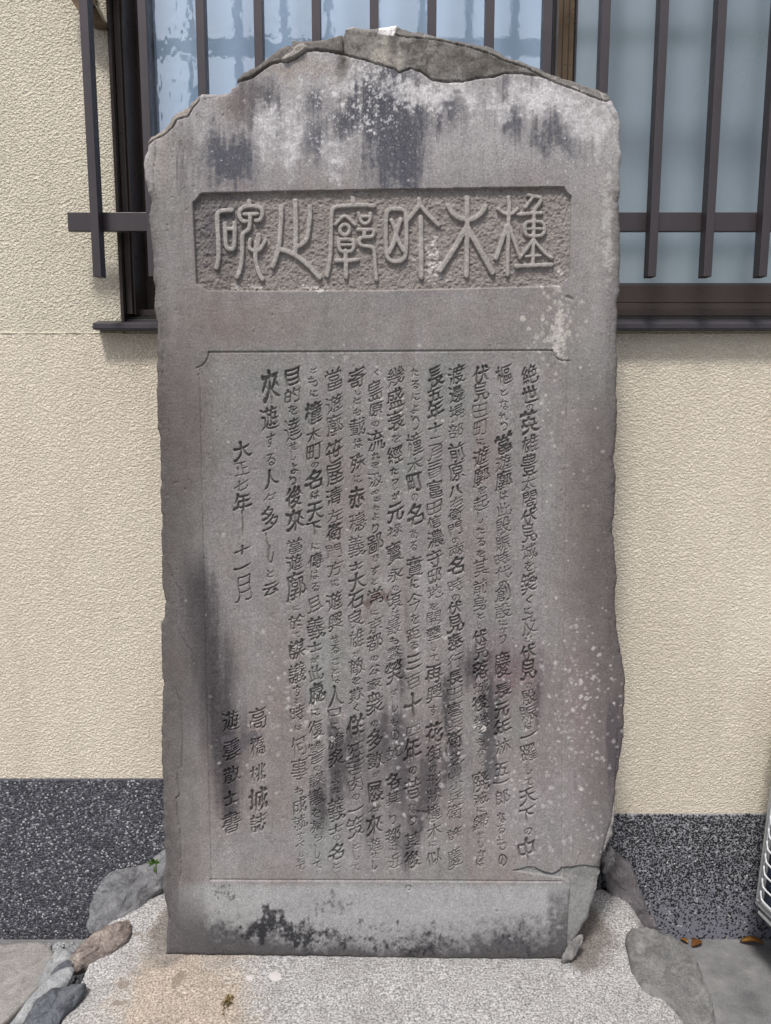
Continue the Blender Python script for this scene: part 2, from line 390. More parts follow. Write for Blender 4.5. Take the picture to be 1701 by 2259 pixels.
# bracket behind the leftmost bar, holding the grille off the wall
P = [(150, -60), (160, 0), (168, 14), (178, 30), (190, 44), (204, 53.5), (236, 56), (228, 42), (221, 28), (213, 11), (205, 0), (196, -60)]
bm = bmesh.new(); Y0, Y1 = 2.045, 2.098
va = [bm.verts.new(atY(x, y, 2.07)+Vector((0, Y0-2.07, 0))) for x, y in P]; vb = [bm.verts.new(atY(x, y, 2.07)+Vector((0, Y1-2.07, 0))) for x, y in P]
for i in range(len(P)): bm.faces.new((va[i], va[(i+1) % len(P)], vb[(i+1) % len(P)], vb[i]))
bm.faces.new(va[::-1]); bm.faces.new(vb)
br = keep_world(link('grille_bracket', mesh_bm('grille_bracket', bm), mat_sash, label='bronze curved bracket behind the leftmost bar'), grille)
bm = bmesh.new(); pc = atY(206, 15, 2.045); bmesh.ops.create_uvsphere(bm, u_segments=10, v_segments=6, radius=.004)
for v in bm.verts: v.co = v.co*1.0+pc
keep_world(link('bracket_screw', mesh_bm('bracket_screw', bm, True), mat_sill), br)

# ------------------------------------------------------------------ the carved stone tablet
SYF = 1.80                      # front face plane; on it one photo pixel is about one millimetre
RX0, RY0, RW, RH = 300, 30, 1100, 2110      # raster that holds relief and stains, one cell per millimetre
def conv(pts, s, ox, oy): return [(ox+x/s, oy+y/s) for x, y in pts]
OUTL = [(324,319),(324,307),(330,298),(345,289),(360,280),(368,268),(375,256),(390,244),(411,232),(425,217),(429,211),(444,205),(468,205.7),(488,204),(507,202),(510,193),(522,184),(523.6,172),(537,160),(558,148),(579,137.5),(600,118),(627,101.5),(642,97),(643.7,86.5),(660,87),(675,89.5),(690,88),(720,83.5),(735,79),(756,74.5),(762,62.5),(780,54.4),(800,58),(817,61.6),(836,58),(856,54.5),(877,53),(903,61.6),(925,64),(947.5,69),(975,77),(1003,84),(1040.5,89.5),(1065,93),(1089,99),(1103,108),(1115,117.5),(1152,130.5),(1189,145),(1226.6,160),(1264,173),(1301,186),(1325,193),(1345.7,201),(1349,216),(1358,232),(1366,246),(1371,268),(1370,300),(1371.7,346),(1370,375),(1371,402),(1367,445.6),(1369,478),(1371,506),(1368,530),(1371,559.5),(1368,613),(1369,643),(1363.4,666),(1365,690),(1363.4,715),(1362,761),(1364.6,802.6),(1362,856),(1364,895),(1363,932),(1359.6,988.7),(1355,1007.7),(1362,1064.6),(1357.7,1121.6),(1353,1159.6),(1358.5,1216.6),(1362,1262),(1364,1275),(1360,1300),(1359,1342),(1366,1400),(1372,1440),(1378,1475),(1382,1505),(1379,1560),(1377,1629),(1370,1675),(1364,1715),(1361,1760),(1359,1800),(1354,1844),(1342,1868),(1329,1891),(1326,1910),(1324,1930),(1319,1965),(1313,1995),(1299,2037),(1288,2055),(1282,2063),(1268,2082),(1247,2120),(1100,2121),(900,2119),(700,2114),(500,2111),(364,2110.5),(364,2088),(369,2031.7),(363,1994),(356.4,1960),(360.5,1934),(363,1900),(359.4,1825),(357.5,1731.5),(355,1680),(353.8,1637.7),(355,1590),(356.4,1540),(359.4,1510),(356,1500),(356,1468.9),(354.5,1420),(354.5,1375),(362,1362),(362,1323),(355,1280),(353.5,1178.7),(356,1157),(353.5,1117),(352.4,1070),(351.7,969),(347,945),(345,925.5),(344,870),(344,817),(344,763),(346,712),(338,680),(340,647),(336,600),(337,588),(334,561),(330,515),(326.5,469),(331.6,444),(327,425),(321,408),(314,357),(318,338),(324,325)]

def catmull_jag(pts, step, amp, seed):
    out = []; n = len(pts)
    for i in range(n):
        a, b = np.array(pts[i]), np.array(pts[(i+1) % n]); L = np.linalg.norm(b-a); k = max(1, int(L/step))
        for j in range(k):
            p = a+(b-a)*j/k
            nx = mn.noise(Vector((p[0]*.05, p[1]*.05, seed)))+.6*mn.noise(Vector((p[0]*.2, p[1]*.2, seed+9)))
            ny = mn.noise(Vector((p[0]*.05, p[1]*.05, seed+30)))+.6*mn.noise(Vector((p[0]*.2, p[1]*.2, seed+39)))
            out.append((p[0]+amp*nx, p[1]+(amp*ny if p[1] < 2100 else 0)))
    return np.array(out)
BND = catmull_jag(OUTL, 4.0, 2.2, 5)

YY, XX = np.mgrid[0:RH, 0:RW].astype(np.float32); XX += RX0; YY += RY0
def seg_dist(pts, maxd, closed=False):
    """distance (px) to a polyline, evaluated only near it; also parameter 0..1 along it"""
    D = np.full((RH, RW), 1e3, np.float32); T = np.zeros((RH, RW), np.float32)
    pts = [tuple(p) for p in pts]
    if closed: pts = pts+[pts[0]]
    L = np.cumsum([0]+[math.dist(a, b) for a, b in zip(pts, pts[1:])]); tot = max(L[-1], 1e-6)
    for i, (a, b) in enumerate(zip(pts, pts[1:])):
        x0 = int(max(0, min(a[0], b[0])-maxd-RX0)); x1 = int(min(RW, max(a[0], b[0])+maxd+2-RX0))
        y0 = int(max(0, min(a[1], b[1])-maxd-RY0)); y1 = int(min(RH, max(a[1], b[1])+maxd+2-RY0))
        if x1 <= x0 or y1 <= y0: continue
        X = XX[y0:y1, x0:x1]; Y = YY[y0:y1, x0:x1]
        dx, dy = b[0]-a[0], b[1]-a[1]; l2 = dx*dx+dy*dy+1e-9
        t = np.clip(((X-a[0])*dx+(Y-a[1])*dy)/l2, 0, 1)
        d = np.hypot(X-a[0]-t*dx, Y-a[1]-t*dy)
        m = d < D[y0:y1, x0:x1]
        D[y0:y1, x0:x1][m] = d[m]; T[y0:y1, x0:x1][m] = ((L[i]+t*(L[i+1]-L[i]))/tot)[m]
    return D, T
def inside(poly):
    px = np.array([p[0] for p in poly]); py = np.array([p[1] for p in poly])
    m = np.zeros((RH, RW), bool)
    for r in range(RH):
        y = r+RY0+.37
        a, b = py, np.roll(py, -1); c = ((a <= y) & (b > y)) | ((b <= y) & (a > y))
        if not c.any(): continue
        xs = np.sort((px+(y-a)/(b-a+1e-12)*(np.roll(px, -1)-px))[c])
        for i in range(0, len(xs)-1, 2):
            i0 = max(0, int(math.ceil(xs[i]-RX0))); i1 = max(0, int(xs[i+1]-RX0)+1)
            m[r, i0:i1] = True
    return m
def sstep(x, a, b):
    t = np.clip((x-a)/(b-a), 0, 1); return t*t*(3-2*t)
def vnoise(sx, sy, seed):
    """smooth value noise over the raster, cell sx by sy px, range -1..1"""
    r = np.random.default_rng(seed); gw, gh = int(RW/sx)+4, int(RH/sy)+4
    G = r.uniform(-1, 1, (gh, gw)).astype(np.float32)
    fx = (np.arange(RW)/sx).astype(np.float32); fy = (np.arange(RH)/sy).astype(np.float32)
    ix, iy = fx.astype(int), fy.astype(int); tx, ty = fx-ix, fy-iy; tx = tx*tx*(3-2*tx); ty = ty*ty*(3-2*ty)
    A = G[iy][:, ix]*(1-tx)+G[iy][:, ix+1]*tx; B = G[iy+1][:, ix]*(1-tx)+G[iy+1][:, ix+1]*tx
    return A*(1-ty)[:, None]+B*ty[:, None]
def fbm(sx, sy, seed, o=4, g=.55):
    s = 0; a = 1; n = 0
    for k in range(o):
        s = s+a*vnoise(max(sx/2**k, 1.01), max(sy/2**k, 1.01), seed+k); n += a; a *= g
    return s/n
def blur(A, r):
    k = np.exp(-.5*(np.arange(-int(3*r)-1, int(3*r)+2)/r)**2); k = (k/k.sum()).astype(np.float32)
    h = len(k)//2
    P = np.pad(A, ((0, 0), (h, h)), 'edge'); B = sum(k[i]*P[:, i:i+A.shape[1]] for i in range(len(k)))
    P = np.pad(B, ((h, h), (0, 0)), 'edge'); return sum(k[i]*P[i:i+A.shape[0]] for i in range(len(k)))

IN = inside(BND)
DB, _ = seg_dist(BND, 60, True)
SDF = np.where(IN, -DB, DB)          # negative inside
# REC = how far (mm) the face lies behind the front plane
REC = np.zeros((RH, RW), np.float32)
fine = fbm(6, 6, 100, 3); mid = fbm(40, 40, 110, 4); big = fbm(260, 260, 120, 2)
REC += .28*fine+.5*mid+.9*big
d = -SDF; dist_in = d
REC += 9.0*np.exp(-np.clip(d, 0, 99)/(3.2+1.2*vnoise(30, 30, 130)))*(1+.4*vnoise(14, 14, 131))
rough_edge = np.exp(-np.clip(d, 0, 99)/16.0)
REC += rough_edge*2.2*(fbm(18, 22, 132, 4)+.3)
# ---- cracks and spalls
def src1(p): return conv(p, 3.332, 300, 40)
def src2(p): return conv(p, 2.687, 780, 30)
def src4(p): return conv(p, 2.665, 320, 1300)
def src3(p): return conv(p, 2.765, 300, 600)
def src6(p): return conv(p, 2.33, 1200, 1200)
A_ = [(318,322),(324,319),(342,305.6),(360,298),(381,280),(390,262),(414,256),(426,236.6),(439.6,221.6),(441,205)]
B_ = src1([(735,482),(745,470),(800,455),(860,430),(940,370),(1000,335),(1050,322),(1110,322),(1180,295),(1250,242),(1330,235),(1400,245),(1450,250),(1520,265),(1600,285),(1666,305)])+src2([(60,270),(130,295),(240,325),(270,350),(340,322),(400,345),(470,395),(560,405),(650,400),(750,380),(830,375),(900,350),(1000,355),(1100,370),(1140,382)])
C_ = src2([(250,118),(270,130),(330,138),(420,145),(500,155),(600,175),(700,200),(800,230),(880,270),(960,295),(1040,325),(1130,375),(1200,410),(1290,440),(1400,485),(1500,520),(1545,500)])
cracks = [(A_, 1.5, 9), (B_, 1.9, 11), (C_, 1.6, 9),
 ([(757,66),(757.7,95),(757.5,119.5)], 1.3, 8),
 ([(439,221),(459,218),(480,214)], .8, 3),
 (src2([(1490,525),(1520,580),(1560,640)]), .9, 4),
 (src1([(140,890),(145,1000),(125,1130),(130,1250),(150,1333)]), 1.1, 5),
 (src3([(118,0),(120,150),(150,280),(165,460),(160,700)]), 1.0, 4),
 (src3([(160,1440),(180,1600),(185,1760),(240,1890),(275,1950),(275,2050)]), .9, 4),
 (src3([(250,2060),(262,2150),(270,2212)]), .8, 3),
 (src4([(185,110),(192,200),(210,270),(240,320),(270,360),(280,420)]), .9, 4),
 (src4([(170,575),(210,660),(218,800),(221,900),(216,1000),(215,1080)]), 1.1, 5),
 (src4([(195,1050),(190,1130),(205,1210),(183,1230),(195,1350),(210,1470),(210,1560),(215,1640),(205,1730)]), 1.2, 6),
 (src4([(140,890),(142,1000),(130,1180)]), .7, 2.5),
 (src4([(120,1860),(150,1960),(160,2060)]), .9, 4),
 ([(1131,1921),(1150,1919),(1162,1914),(1178.5,1915),(1190,1921),(1204,1927.5),(1220.5,1929),(1236,1923),(1240,1916),(1252,1914),(1264,1916),(1277,1910),(1300,1911),(1316,1915),(1326,1922)], 1.5, 8),
 ([(1364,1712),(1357,1760),(1350,1812),(1339.5,1842),(1329,1887)], 1.3, 7),
 (src6([(345,180),(335,370),(345,450),(350,600)]), .9, 3),
 (src6([(385,800),(380,1000),(372,1180)]), 1.1, 5),
 (src6([(190,1590),(168,1650)]), .8, 3),
 (src6([(278,1690),(270,1740),(262,1790)]), .9, 4),
 (src1([(935,380),(950,470),(965,650),(985,850)]), .7, 1.6),
 (src2([(1500,1000),(1496,900)]), .7, 1.5),
 (src1([(280,900),(265,1000),(290,1150),(250,1300)]), .9, 2.2),
 (src1([(360,930),(345,1080),(380,1200)]), .8, 1.8),
 ([(672,1180),(690,1460),(655,1640),(668,1690)], .7, 1.2),
 ([(592,1620),(597,1665),(607,1688)], .8, 2.0)]
CR = np.zeros((RH, RW), np.float32)
wob = 1+.5*vnoise(10, 10, 140)
wx = 2.2*vnoise(16, 16, 141)
for pts, wdt, dep in cracks:
    pp = []
    for (a, b) in zip(pts, pts[1:]):
        k = max(1, int(math.dist(a, b)/7))
        for j in range(k):
            p = (a[0]+(b[0]-a[0])*j/k, a[1]+(b[1]-a[1])*j/k)
            pp.append((p[0]+1.5*mn.noise(Vector((p[0]*.11, p[1]*.11, 3))), p[1]+1.5*mn.noise(Vector((p[0]*.11, p[1]*.11, 8)))))
    pp.append(pts[-1])
    D, T = seg_dist(pp, 8)
    CR = np.maximum(CR, dep*np.clip(1-D/(wdt*1.25*wob), 0, 1)*np.clip(np.minimum(T, 1-T)*14, .25, 1)**.5)
REC += CR
def region(poly, soft=3):
    m = inside(poly); D, _ = seg_dist(poly, soft+3, True)
    s = np.where(m, D, -D); s[(D > 900) & m] = 99; s[(D > 900) & ~m] = -99
    return s
# band outside crack C falls back (rounded, broken upper edge); the same outside crack A
topo = [p for p in OUTL if p[1] < 330]
RC = region(C_+[(1360, 190), (1300, 170), (1100, 90), (1000, 60), (880, 30), (870, 70)], 26)
REC += sstep(RC, 0, 14)*6.5+np.where(RC > 0, 1, 0)*(1.6*fbm(12, 8, 150, 3)+1.2)
RB = region([(757.7, 66)]+[(757.7, 119.5)]+B_[11:]+[(1205, 172)]+C_[:12][::-1]+[(870, 40)], 5)
REC += np.where(RB > 0, 1.0, 0)*(1.6+1.8*fbm(20, 16, 151, 4))
RA = region(A_+[(430, 190), (360, 250), (310, 300)], 20)
REC += sstep(RA, 0, 10)*4.0+np.where(RA > 0, 1, 0)*1.5*fbm(10, 10, 152, 3)
# the loose slab pieces along the left of the crown stand a little proud
RP = region(B_[:12]+[(757, 119), (757, 60), (640, 70), (560, 130), (515, 165), (515, 190)], 12)
REC -= np.where(RP > 0, 1, 0)*(2.5*sstep(RP, 0, 3)+1.6*fbm(20, 14, 153, 4))
FR = src1([(1065,320),(1080,290),(1140,250),(1180,205),(1230,188),(1260,210),(1250,245),(1200,280),(1150,310),(1100,335)])
RF = region(FR, 12); REC -= np.where(RF > 0, 1, 0)*(5.5*sstep(RF, 0, 4)+2.2*fbm(8, 7, 154, 3))
# white mortar patch on the very top
RM = region([(836,57),(876,50),(872,70),(868,78),(834,74)], 6)
# lower right: big chip
CH = [(1131,1921),(1162,1914),(1190,1921),(1220,1929),(1240,1916),(1277,1910),(1316,1915),(1330,1925),(1330,2130),(1243,2130),(1250,2085),(1254,2010),(1258,1948),(1240,1938),(1190,1931)]
RCH = region(CH, 60)
REC += np.where(RCH > 0, 1, 0)*(4.5+4.0*sstep(RCH, 0, 40)+1.6*fbm(30, 40, 155, 4))
# lower left: rough band left of the long crack
LB = src4([(195,1250),(195,1350),(210,1560),(205,1730),(200,1950),(222,2100),(222,2200),(90,2200),(90,1250)])
RL = region(LB, 30); REC += np.where(RL > 0, 1, 0)*sstep(YY, 1775, 1900)*(1.2+3.5*sstep(RL, 0, 34)+1.0*fbm(16, 60, 156, 3))
# right: mortar strip outside crack J
RJ = region([(1364,1712),(1357,1760),(1350,1812),(1339.5,1842),(1329,1887),(1326,1925),(1345,1900),(1375,1830),(1380,1740)], 8)
REC += np.where(RJ > 0, 1, 0)*3.5
# pits
for k in range(260):
    x, y = rng.uniform(340, 1350), rng.uniform(220, 2090); r = rng.uniform(.8, 2.2)
    x0, y0 = int(x-RX0-5), int(y-RY0-5)
    if 0 <= x0 < RW-11 and 0 <= y0 < RH-11:
        REC[y0:y0+11, x0:x0+11] += 2.0*np.exp(-((XX[y0:y0+11, x0:x0+11]-x)**2+((YY[y0:y0+11, x0:x0+11]-y)/1.3)**2)/(r*r))
D, _ = seg_dist([(899,1958),(902,1962),(905,1958)], 8); REC += 4*np.clip(1-abs(D-3)/2.2, 0, 1)   # little ring-shaped scar
D, _ = seg_dist([(924,1793),(945,1796),(952,1806),(950,1812)], 12); REC += 5*np.clip(1-D/6, 0, 1)**.7
D, _ = seg_dist([(1251,655),(1262,660)], 12); REC += 3.5*np.clip(1-D/5, 0, 1)**.8

# ---- title panel with its six raised seal characters
PAN = [(446,426),(660,421),(900,417),(1244,411.5),(1248,418),(1251,425),(1258,429),(1261,434),(1259,520),(1256.5,612),(1249,618),(1243,622),(1239,631),(1050,636),(850,641),(600,642),(455,641),(448,636),(442,629),(433,627),(430,560),(427,500),(425,446),(432,441),(437,434),(441,428)]
RPAN = region([(x+.6*mn.noise(Vector((x*.05, y*.05, 2))), y) for x, y in PAN], 16)
def t1(*p): return conv(p, 6.17, 460, 420)
def t2(*p): return conv(p, 6.17, 710, 420)
def t3(*p): return conv(p, 6.17, 960, 410)
def arc(cx, cy, rx, ry, a0, a1, n=14):
    return [(cx+rx*math.cos(math.radians(a0+(a1-a0)*i/n)), cy+ry*math.sin(math.radians(a0+(a1-a0)*i/n))) for i in range(n+1)]
ST = [  # (points, radius in px)
 # 碑
 (t1((310,262),(200,268),(150,280),(118,310),(112,380),(122,560),(135,760),(132,930),(105,1050)), 5.3),
 (t1((215,450),(222,520),(228,700),(248,790),(290,800),(335,790),(350,720),(352,480),(348,435)), 5.0),
 (t1((230,520),(345,520)), 4.6),
 (t1((548,145),(552,200)), 5.4),
 (t1((505,418),(450,415),(415,350),(418,270),(470,218),(560,208),(680,215),(730,270),(728,350),(690,405),(640,408)), 5.0),
 (t1((480,320),(560,318),(660,315)), 4.4),
 (t1((562,330),(560,500),(530,540),(465,580),(455,640),(455,850),(445,980),(425,1090),(385,1180)), 5.0),
 (t1((565,665),(548,740),(560,800),(620,825),(690,810),(730,750),(765,690)), 4.6),
 (t1((672,610),(650,720),(632,840),(640,980),(680,1120),(730,1210)), 5.2),
 (t1((700,640),(680,740),(650,830)), 2.6),
 # 之
 (t1((988,215),(985,400),(970,620),(955,760),(930,880),(870,1035)), 5.4),
 (t1((1178,140),(1182,300),(1188,500),(1182,760),(1180,850)), 5.6),
 (t1((1378,225),(1380,380),(1355,560),(1340,660),(1280,730),(1200,770)), 5.2),
 (t1((970,800),(1080,830),(1200,890),(1300,970),(1400,1060),(1510,1185)), 5.6),
 # 廓
 (t2((425,110),(430,190)), 5.6), (t2((425,110),(405,85)), 2.6),
 (t2((710,205),(560,195),(420,200),(250,212),(165,225),(135,270),(128,380),(125,560),(125,740),(115,900),(90,1060),(70,1160)), 4.8),
 (t2((185,460),(250,390),(310,330),(380,395),(450,465)), 3.8),
 (t2(*arc(312,532,64,72,0,360,20)), 4.4),
 (t2((240,670),(330,662),(420,672),(438,720),(430,800),(380,835),(270,835),(232,790),(228,710),(240,670)), 4.4),
 (t2((240,738),(430,738)), 3.6),
 (t2((322,820),(325,950),(330,1180)), 5.0),
 (t2((195,955),(330,955),(480,945)), 4.6),
 (t2((500,305),(515,370),(545,435),(590,450),(640,430),(665,370),(662,310)), 4.2),
 (t2((515,352),(655,352)), 3.6),
 (t2((490,532),(600,532),(700,528),(712,570),(690,625),(620,632),(530,635),(505,680),(520,740),(600,758),(680,765),(715,810),(722,900),(725,1050),(745,1215)), 4.4),
 (t2((578,540),(578,625)), 5.0),
 # 町
 (t2((885,300),(910,255),(1010,245),(1110,255),(1150,310),(1155,560),(1150,850),(1110,950),(1010,975),(920,950),(880,880),(872,700),(872,400),(885,300)), 4.9),
 (t2((945,400),(985,480),(1010,600),(1050,700),(1110,820)), 4.6),
 (t2((1070,390),(1040,490),(1010,600),(970,740),(915,840)), 5.2),
 (t2((1325,110),(1335,190),(1270,280),(1200,360),(1170,400)), 4.8),
 (t2((1335,190),(1420,290),(1500,380),(1590,465)), 5.0),
 (t2((1345,360),(1352,460),(1355,800),(1355,1180)), 5.6),
 # 木
 (t3((438,155),(440,300),(437,600),(435,900),(430,1220)), 5.8),
 (t3((180,260),(220,350),(300,420),(390,455),(460,460),(560,430),(650,350),(690,270)), 5.6),
 (t3((430,560),(340,720),(240,890),(140,1040),(68,1150)), 5.8),
 (t3((440,560),(520,700),(620,880),(710,1040),(785,1175)), 6.4),
 # 橦
 (t3((1000,150),(1018,250),(1005,400),(1000,700),(995,950),(990,1210)), 4.6),
 (t3((865,310),(930,365),(1005,385),(1070,365),(1130,310)), 4.0),
 (t3((985,540),(930,700),(880,850),(835,985)), 4.8),
 (t3((1015,540),(1065,700),(1110,840),(1145,945)), 4.0),
 (t3((1280,120),(1340,135),(1430,145),(1450,185),(1410,260),(1355,330),(1350,400),(1348,700),(1340,850),(1335,1060)), 4.4),
 (t3((1340,140),(1290,210),(1235,290)), 3.6),
 (t3((1140,382),(1300,370),(1450,362)), 4.4),
 (t3((1225,560),(1235,500),(1290,478),(1420,480),(1480,500),(1500,560),(1490,640),(1440,680),(1280,682),(1230,650),(1225,560)), 4.2),
 (t3((1235,582),(1490,580)), 3.2),
 (t3((1330,740),(1260,850),(1155,980)), 3.8),
 (t3((1355,740),(1450,860),(1530,940),(1595,980)), 4.0),
 (t3((1240,958),(1340,950),(1440,945)), 3.2),
 (t3((1110,1092),(1340,1080),(1590,1070)), 4.8)]
TS = np.full((RH, RW), -99, np.float32)      # signed "inside" of the raised strokes
for pts, r in ST:
    # round the corners a little (Chaikin) before drawing
    for _ in range(2):
        q = [pts[0]]
        for a, b in zip(pts, pts[1:]):
            q += [(a[0]*.75+b[0]*.25, a[1]*.75+b[1]*.25), (a[0]*.25+b[0]*.75, a[1]*.25+b[1]*.75)]
        pts = q+[pts[-1]]
    D, T = seg_dist(pts, r+4)
    TS = np.maximum(TS, r+.35*vnoise(9, 9, 160)-D)
pick = fbm(5.5, 5.5, 161, 3, .7)
floor = 9.5+2.9*pick+.8*vnoise(11, 11, 164)
panel = sstep(RPAN, -.6, 1.2)
up = sstep(TS, -1.0, .8)
pan_h = floor*(1-up)+(2.2-.5*np.clip(TS, 0, 5)/5+.35*pick)*up
REC = REC+panel*pan_h
# ---- frame lines round the inscription
def groove(pts, wdt, dep):
    global REC
    D, T = seg_dist(pts, 8); REC = REC+dep*np.clip(1-D/wdt, 0, 1)
arc_l = [(461,777),(459,788),(453,799),(445,807),(434,812)]
arc_r = [(1219,773),(1222,784),(1230,792),(1242,796),(1256,796)]
groove([(461,777),(700,776),(1000,774),(1219,773)], 2.8, 3.6); groove(arc_l, 2.8, 3.6); groove(arc_r, 2.8, 3.6)
groove([(440,814),(443,900),(447,1100),(454,1400),(461,1700),(467,1941)], 2.6, 1.9)
groove([(1253,798),(1251,1000),(1247,1300),(1243,1600),(1240,1935)], 2.6, 1.9)
groove([(464,1941.5),(700,1942.5),(1000,1943.5),(1238,1945)], 2.8, 3.6)
# field inside the frame sits a touch deeper
RFld = region([(461,777),(1219,773),(1226,790),(1253,800),(1247,1300),(1240,1943),(466,1941),(454,1400),(441,812),(455,798)], 6)
REC += sstep(RFld, -1, 2)*.9

# ---- the inscription: brushed characters cut into the face
COLS = [
 (1170,1164,"絶804-849 世852-889 の891-905 英906-957 雄960-1001 豊1000-1049 太1051-1081 閤1084-1121 伏1122-1156 見1156-1197 城1199-1236 を1237-1260 築1262-1311 く1313-1333 に1339-1358 及1360-1402 び1404-1416 伏1422-1457 見1456-1500 の1505-1518 殷1520-1555 賑1558-1592 は1593-1610 一1615-1631 躍1642-1682 し1685-1710 て1717-1735 天1741-1776 下1783-1818 の1826-1842 中1848-1906"),
 (1113,1107,"樞805-850 と857-873 な881-905 れ908-930 り931-951 當957-1001 遊1004-1038 廓1038-1080 は1083-1103 此1108-1139 殷1141-1180 賑1183-1217 時1218-1247 代1249-1280 の1281-1295 創1292-1328 設1330-1366 に1368-1381 か1383-1397 り1400-1420 慶1438-1496 長1508-1540 元1550-1583 年1585-1626 林1630-1668 五1684-1712 一1716-1735 郎1742-1778 な1792-1817 る1820-1840 も1846-1878 の1885-1912"),
 (1061,1061,"伏806-846 見844-884 田891-923 町926-962 に968-983 遊988-1026 廓1028-1070 を1073-1090 起1094-1128 し1130-1156 た1163-1179 る1187-1206 を1214-1230 其1233-1272 前1278-1313 身1316-1348 と1352-1364 し1370-1388 伏1390-1423 見1416-1455 落1460-1501 城1503-1532 後1536-1570 幾1576-1610 く1612-1622 も1628-1646 な1651-1671 く1681-1692 廃1701-1748 滅1750-1777 に1780-1794 歸1797-1831 せ1836-1852 し1856-1872 か1876-1891 ば1893-1911"),
 (1008,1004,"渡806-848 邊849-888 掃892-930 部934-967 前976-1019 原1021-1062 八1070-1095 右1096-1119 衛1120-1150 門1153-1183 の1186-1200 兩1203-1228 名1230-1270 時1276-1306 の1311-1327 伏1328-1356 見1357-1396 奉1398-1440 行1443-1476 長1481-1512 田1516-1545 喜1550-1582 兵1584-1611 衛1614-1655 芝1657-1690 山1697-1716 小1724-1740 兵1746-1770 衛1775-1812 許1826-1852 慶1871-1916"),
 (961,957,"長809-855 五858-884 年884-926 十932-955 二962-985 月986-1013 三1016-1036 日1037-1052 富1059-1100 田1106-1135 信1138-1168 濃1170-1210 守1213-1252 邸1254-1290 地1291-1322 を1329-1346 開1350-1380 墾1383-1411 し1415-1438 て1445-1461 再1468-1508 興1511-1548 す1556-1579 花1594-1640 街1644-1681 の1688-1703 形1706-1736 狀1739-1769 橦1773-1815 木1818-1850 に1856-1869 似1876-1911"),
 (917,910,"た813-831 る838-857 に867-883 よ891-911 り915-948 橦953-1006 木1009-1042 町1044-1086 の1089-1106 名1113-1161 あ1169-1189 る1195-1216 實1226-1275 に1277-1299 今1305-1350 を1354-1378 距1386-1413 る1416-1433 三1441-1479 百1489-1521 十1527-1588 四1601-1624 年1627-1686 の1691-1709 昔1716-1765 な1771-1795 り1798-1820 其1836-1872 後1878-1916"),
 (874,868,"幾809-850 盛856-901 衰904-951 を958-976 經984-1023 た1031-1048 り1055-1066 し1067-1082 が1086-1101 元1111-1151 祿1158-1186 寶1196-1243 永1253-1282 の1291-1303 頃1309-1345 は1347-1363 最1365-1401 も1406-1423 繁1426-1456 榮1459-1510 せ1521-1533 し1535-1572 も1586-1603 の1609-1635 如1646-1676 各1704-1743 其1746-1776 り1796-1818 都1826-1861 に1864-1878 近1884-1916"),
 (829,827,"く813-830 島838-886 原889-918 の929-941 流949-996 れ998-1015 を1019-1033 汲1041-1073 め1081-1091 る1097-1108 も1114-1127 よ1131-1148 り1156-1176 鄙1179-1221 び1224-1240 ず1248-1268 と1276-1291 常1298-1336 に1346-1358 京1363-1396 都1399-1436 の1448-1459 公1467-1488 家1498-1522 衆1524-1580 の1591-1604 多1609-1656 數1659-1696 が1703-1714 屡1726-1772 々1778-1793 來1799-1846 遊1850-1880 せ1881-1895 し1899-1920"),
 (789,785,"寄811-856 し861-872 と876-890 も899-917 載921-963 は969-989 殊1001-1041 に1047-1066 赤1074-1121 穗1130-1174 義1181-1229 士1236-1258 大1263-1303 石1306-1343 良1346-1386 雄1389-1431 が1436-1448 敵1453-1489 を1494-1511 欺1518-1548 く1553-1573 佯1579-1636 狂1638-1673 苦1676-1711 肉1713-1749 の1753-1766 一1779-1793 策1801-1851 と1861-1873 し1876-1900 て1906-1921"),
 (737,742,"當812-862 遊871-909 廓913-961 笹971-1021 屋1023-1069 清1076-1116 左1123-1151 衛1156-1196 門1201-1233 方1238-1271 に1279-1296 遊1306-1346 興1353-1391 せ1401-1419 る1421-1441 こ1453-1466 と1473-1486 は1489-1509 人1513-1561 口1564-1581 に1594-1613 膾1616-1651 炙1653-1691 せ1701-1716 ら1719-1733 れ1736-1753 義1761-1813 士1816-1840 の1843-1856 名1863-1899 と1904-1918"),
 (692,700,"と812-823 も829-854 に861-876 橦886-936 木943-976 町979-1016 の1019-1031 名1039-1081 は1083-1099 天1109-1148 下1151-1183 に1198-1213 傳1221-1256 は1259-1279 る1286-1306 且1316-1349 義1361-1411 士1413-1439 が1448-1461 此1468-1503 處1506-1553 に1564-1581 復1589-1631 讐1636-1686 の1689-1701 謀1706-1736 議1741-1778 を1784-1804 凝1809-1836 ら1841-1856 し1861-1896 て1901-1919"),
 (644,664,"目812-851 的856-889 を894-916 達921-973 せ976-993 し996-1016 よ1021-1045 り1051-1069 後1073-1121 來1123-1173 當1188-1221 遊1223-1259 廓1261-1325 に1336-1348 於1356-1386 て1394-1406 謀1413-1456 議1463-1509 す1513-1538 る1541-1553 時1556-1591 は1599-1611 何1623-1671 事1673-1721 も1736-1756 成1759-1796 就1798-1831 す1836-1855 べ1858-1871 し1881-1891 と1894-1904 て1907-1921"),
 (595,598,"來815-890 遊896-949 す956-986 る1001-1029 人1034-1076 々1086-1106 多1116-1171 し1173-1245 と1256-1273 云1286-1313"),
 (531,539,"大972-1016 正1019-1049 七1056-1087 年1087-1132 十1204-1226 一1238-1266 月1269-1330"),
 (564,570,"高1560-1611 橋1626-1669 桃1686-1726 城1739-1791 誌1794-1836"),
 (510,510,"遊1568-1613 雲1633-1676 散1691-1728 士1741-1779 書1791-1839")]
GN = 88
glyphs = {}
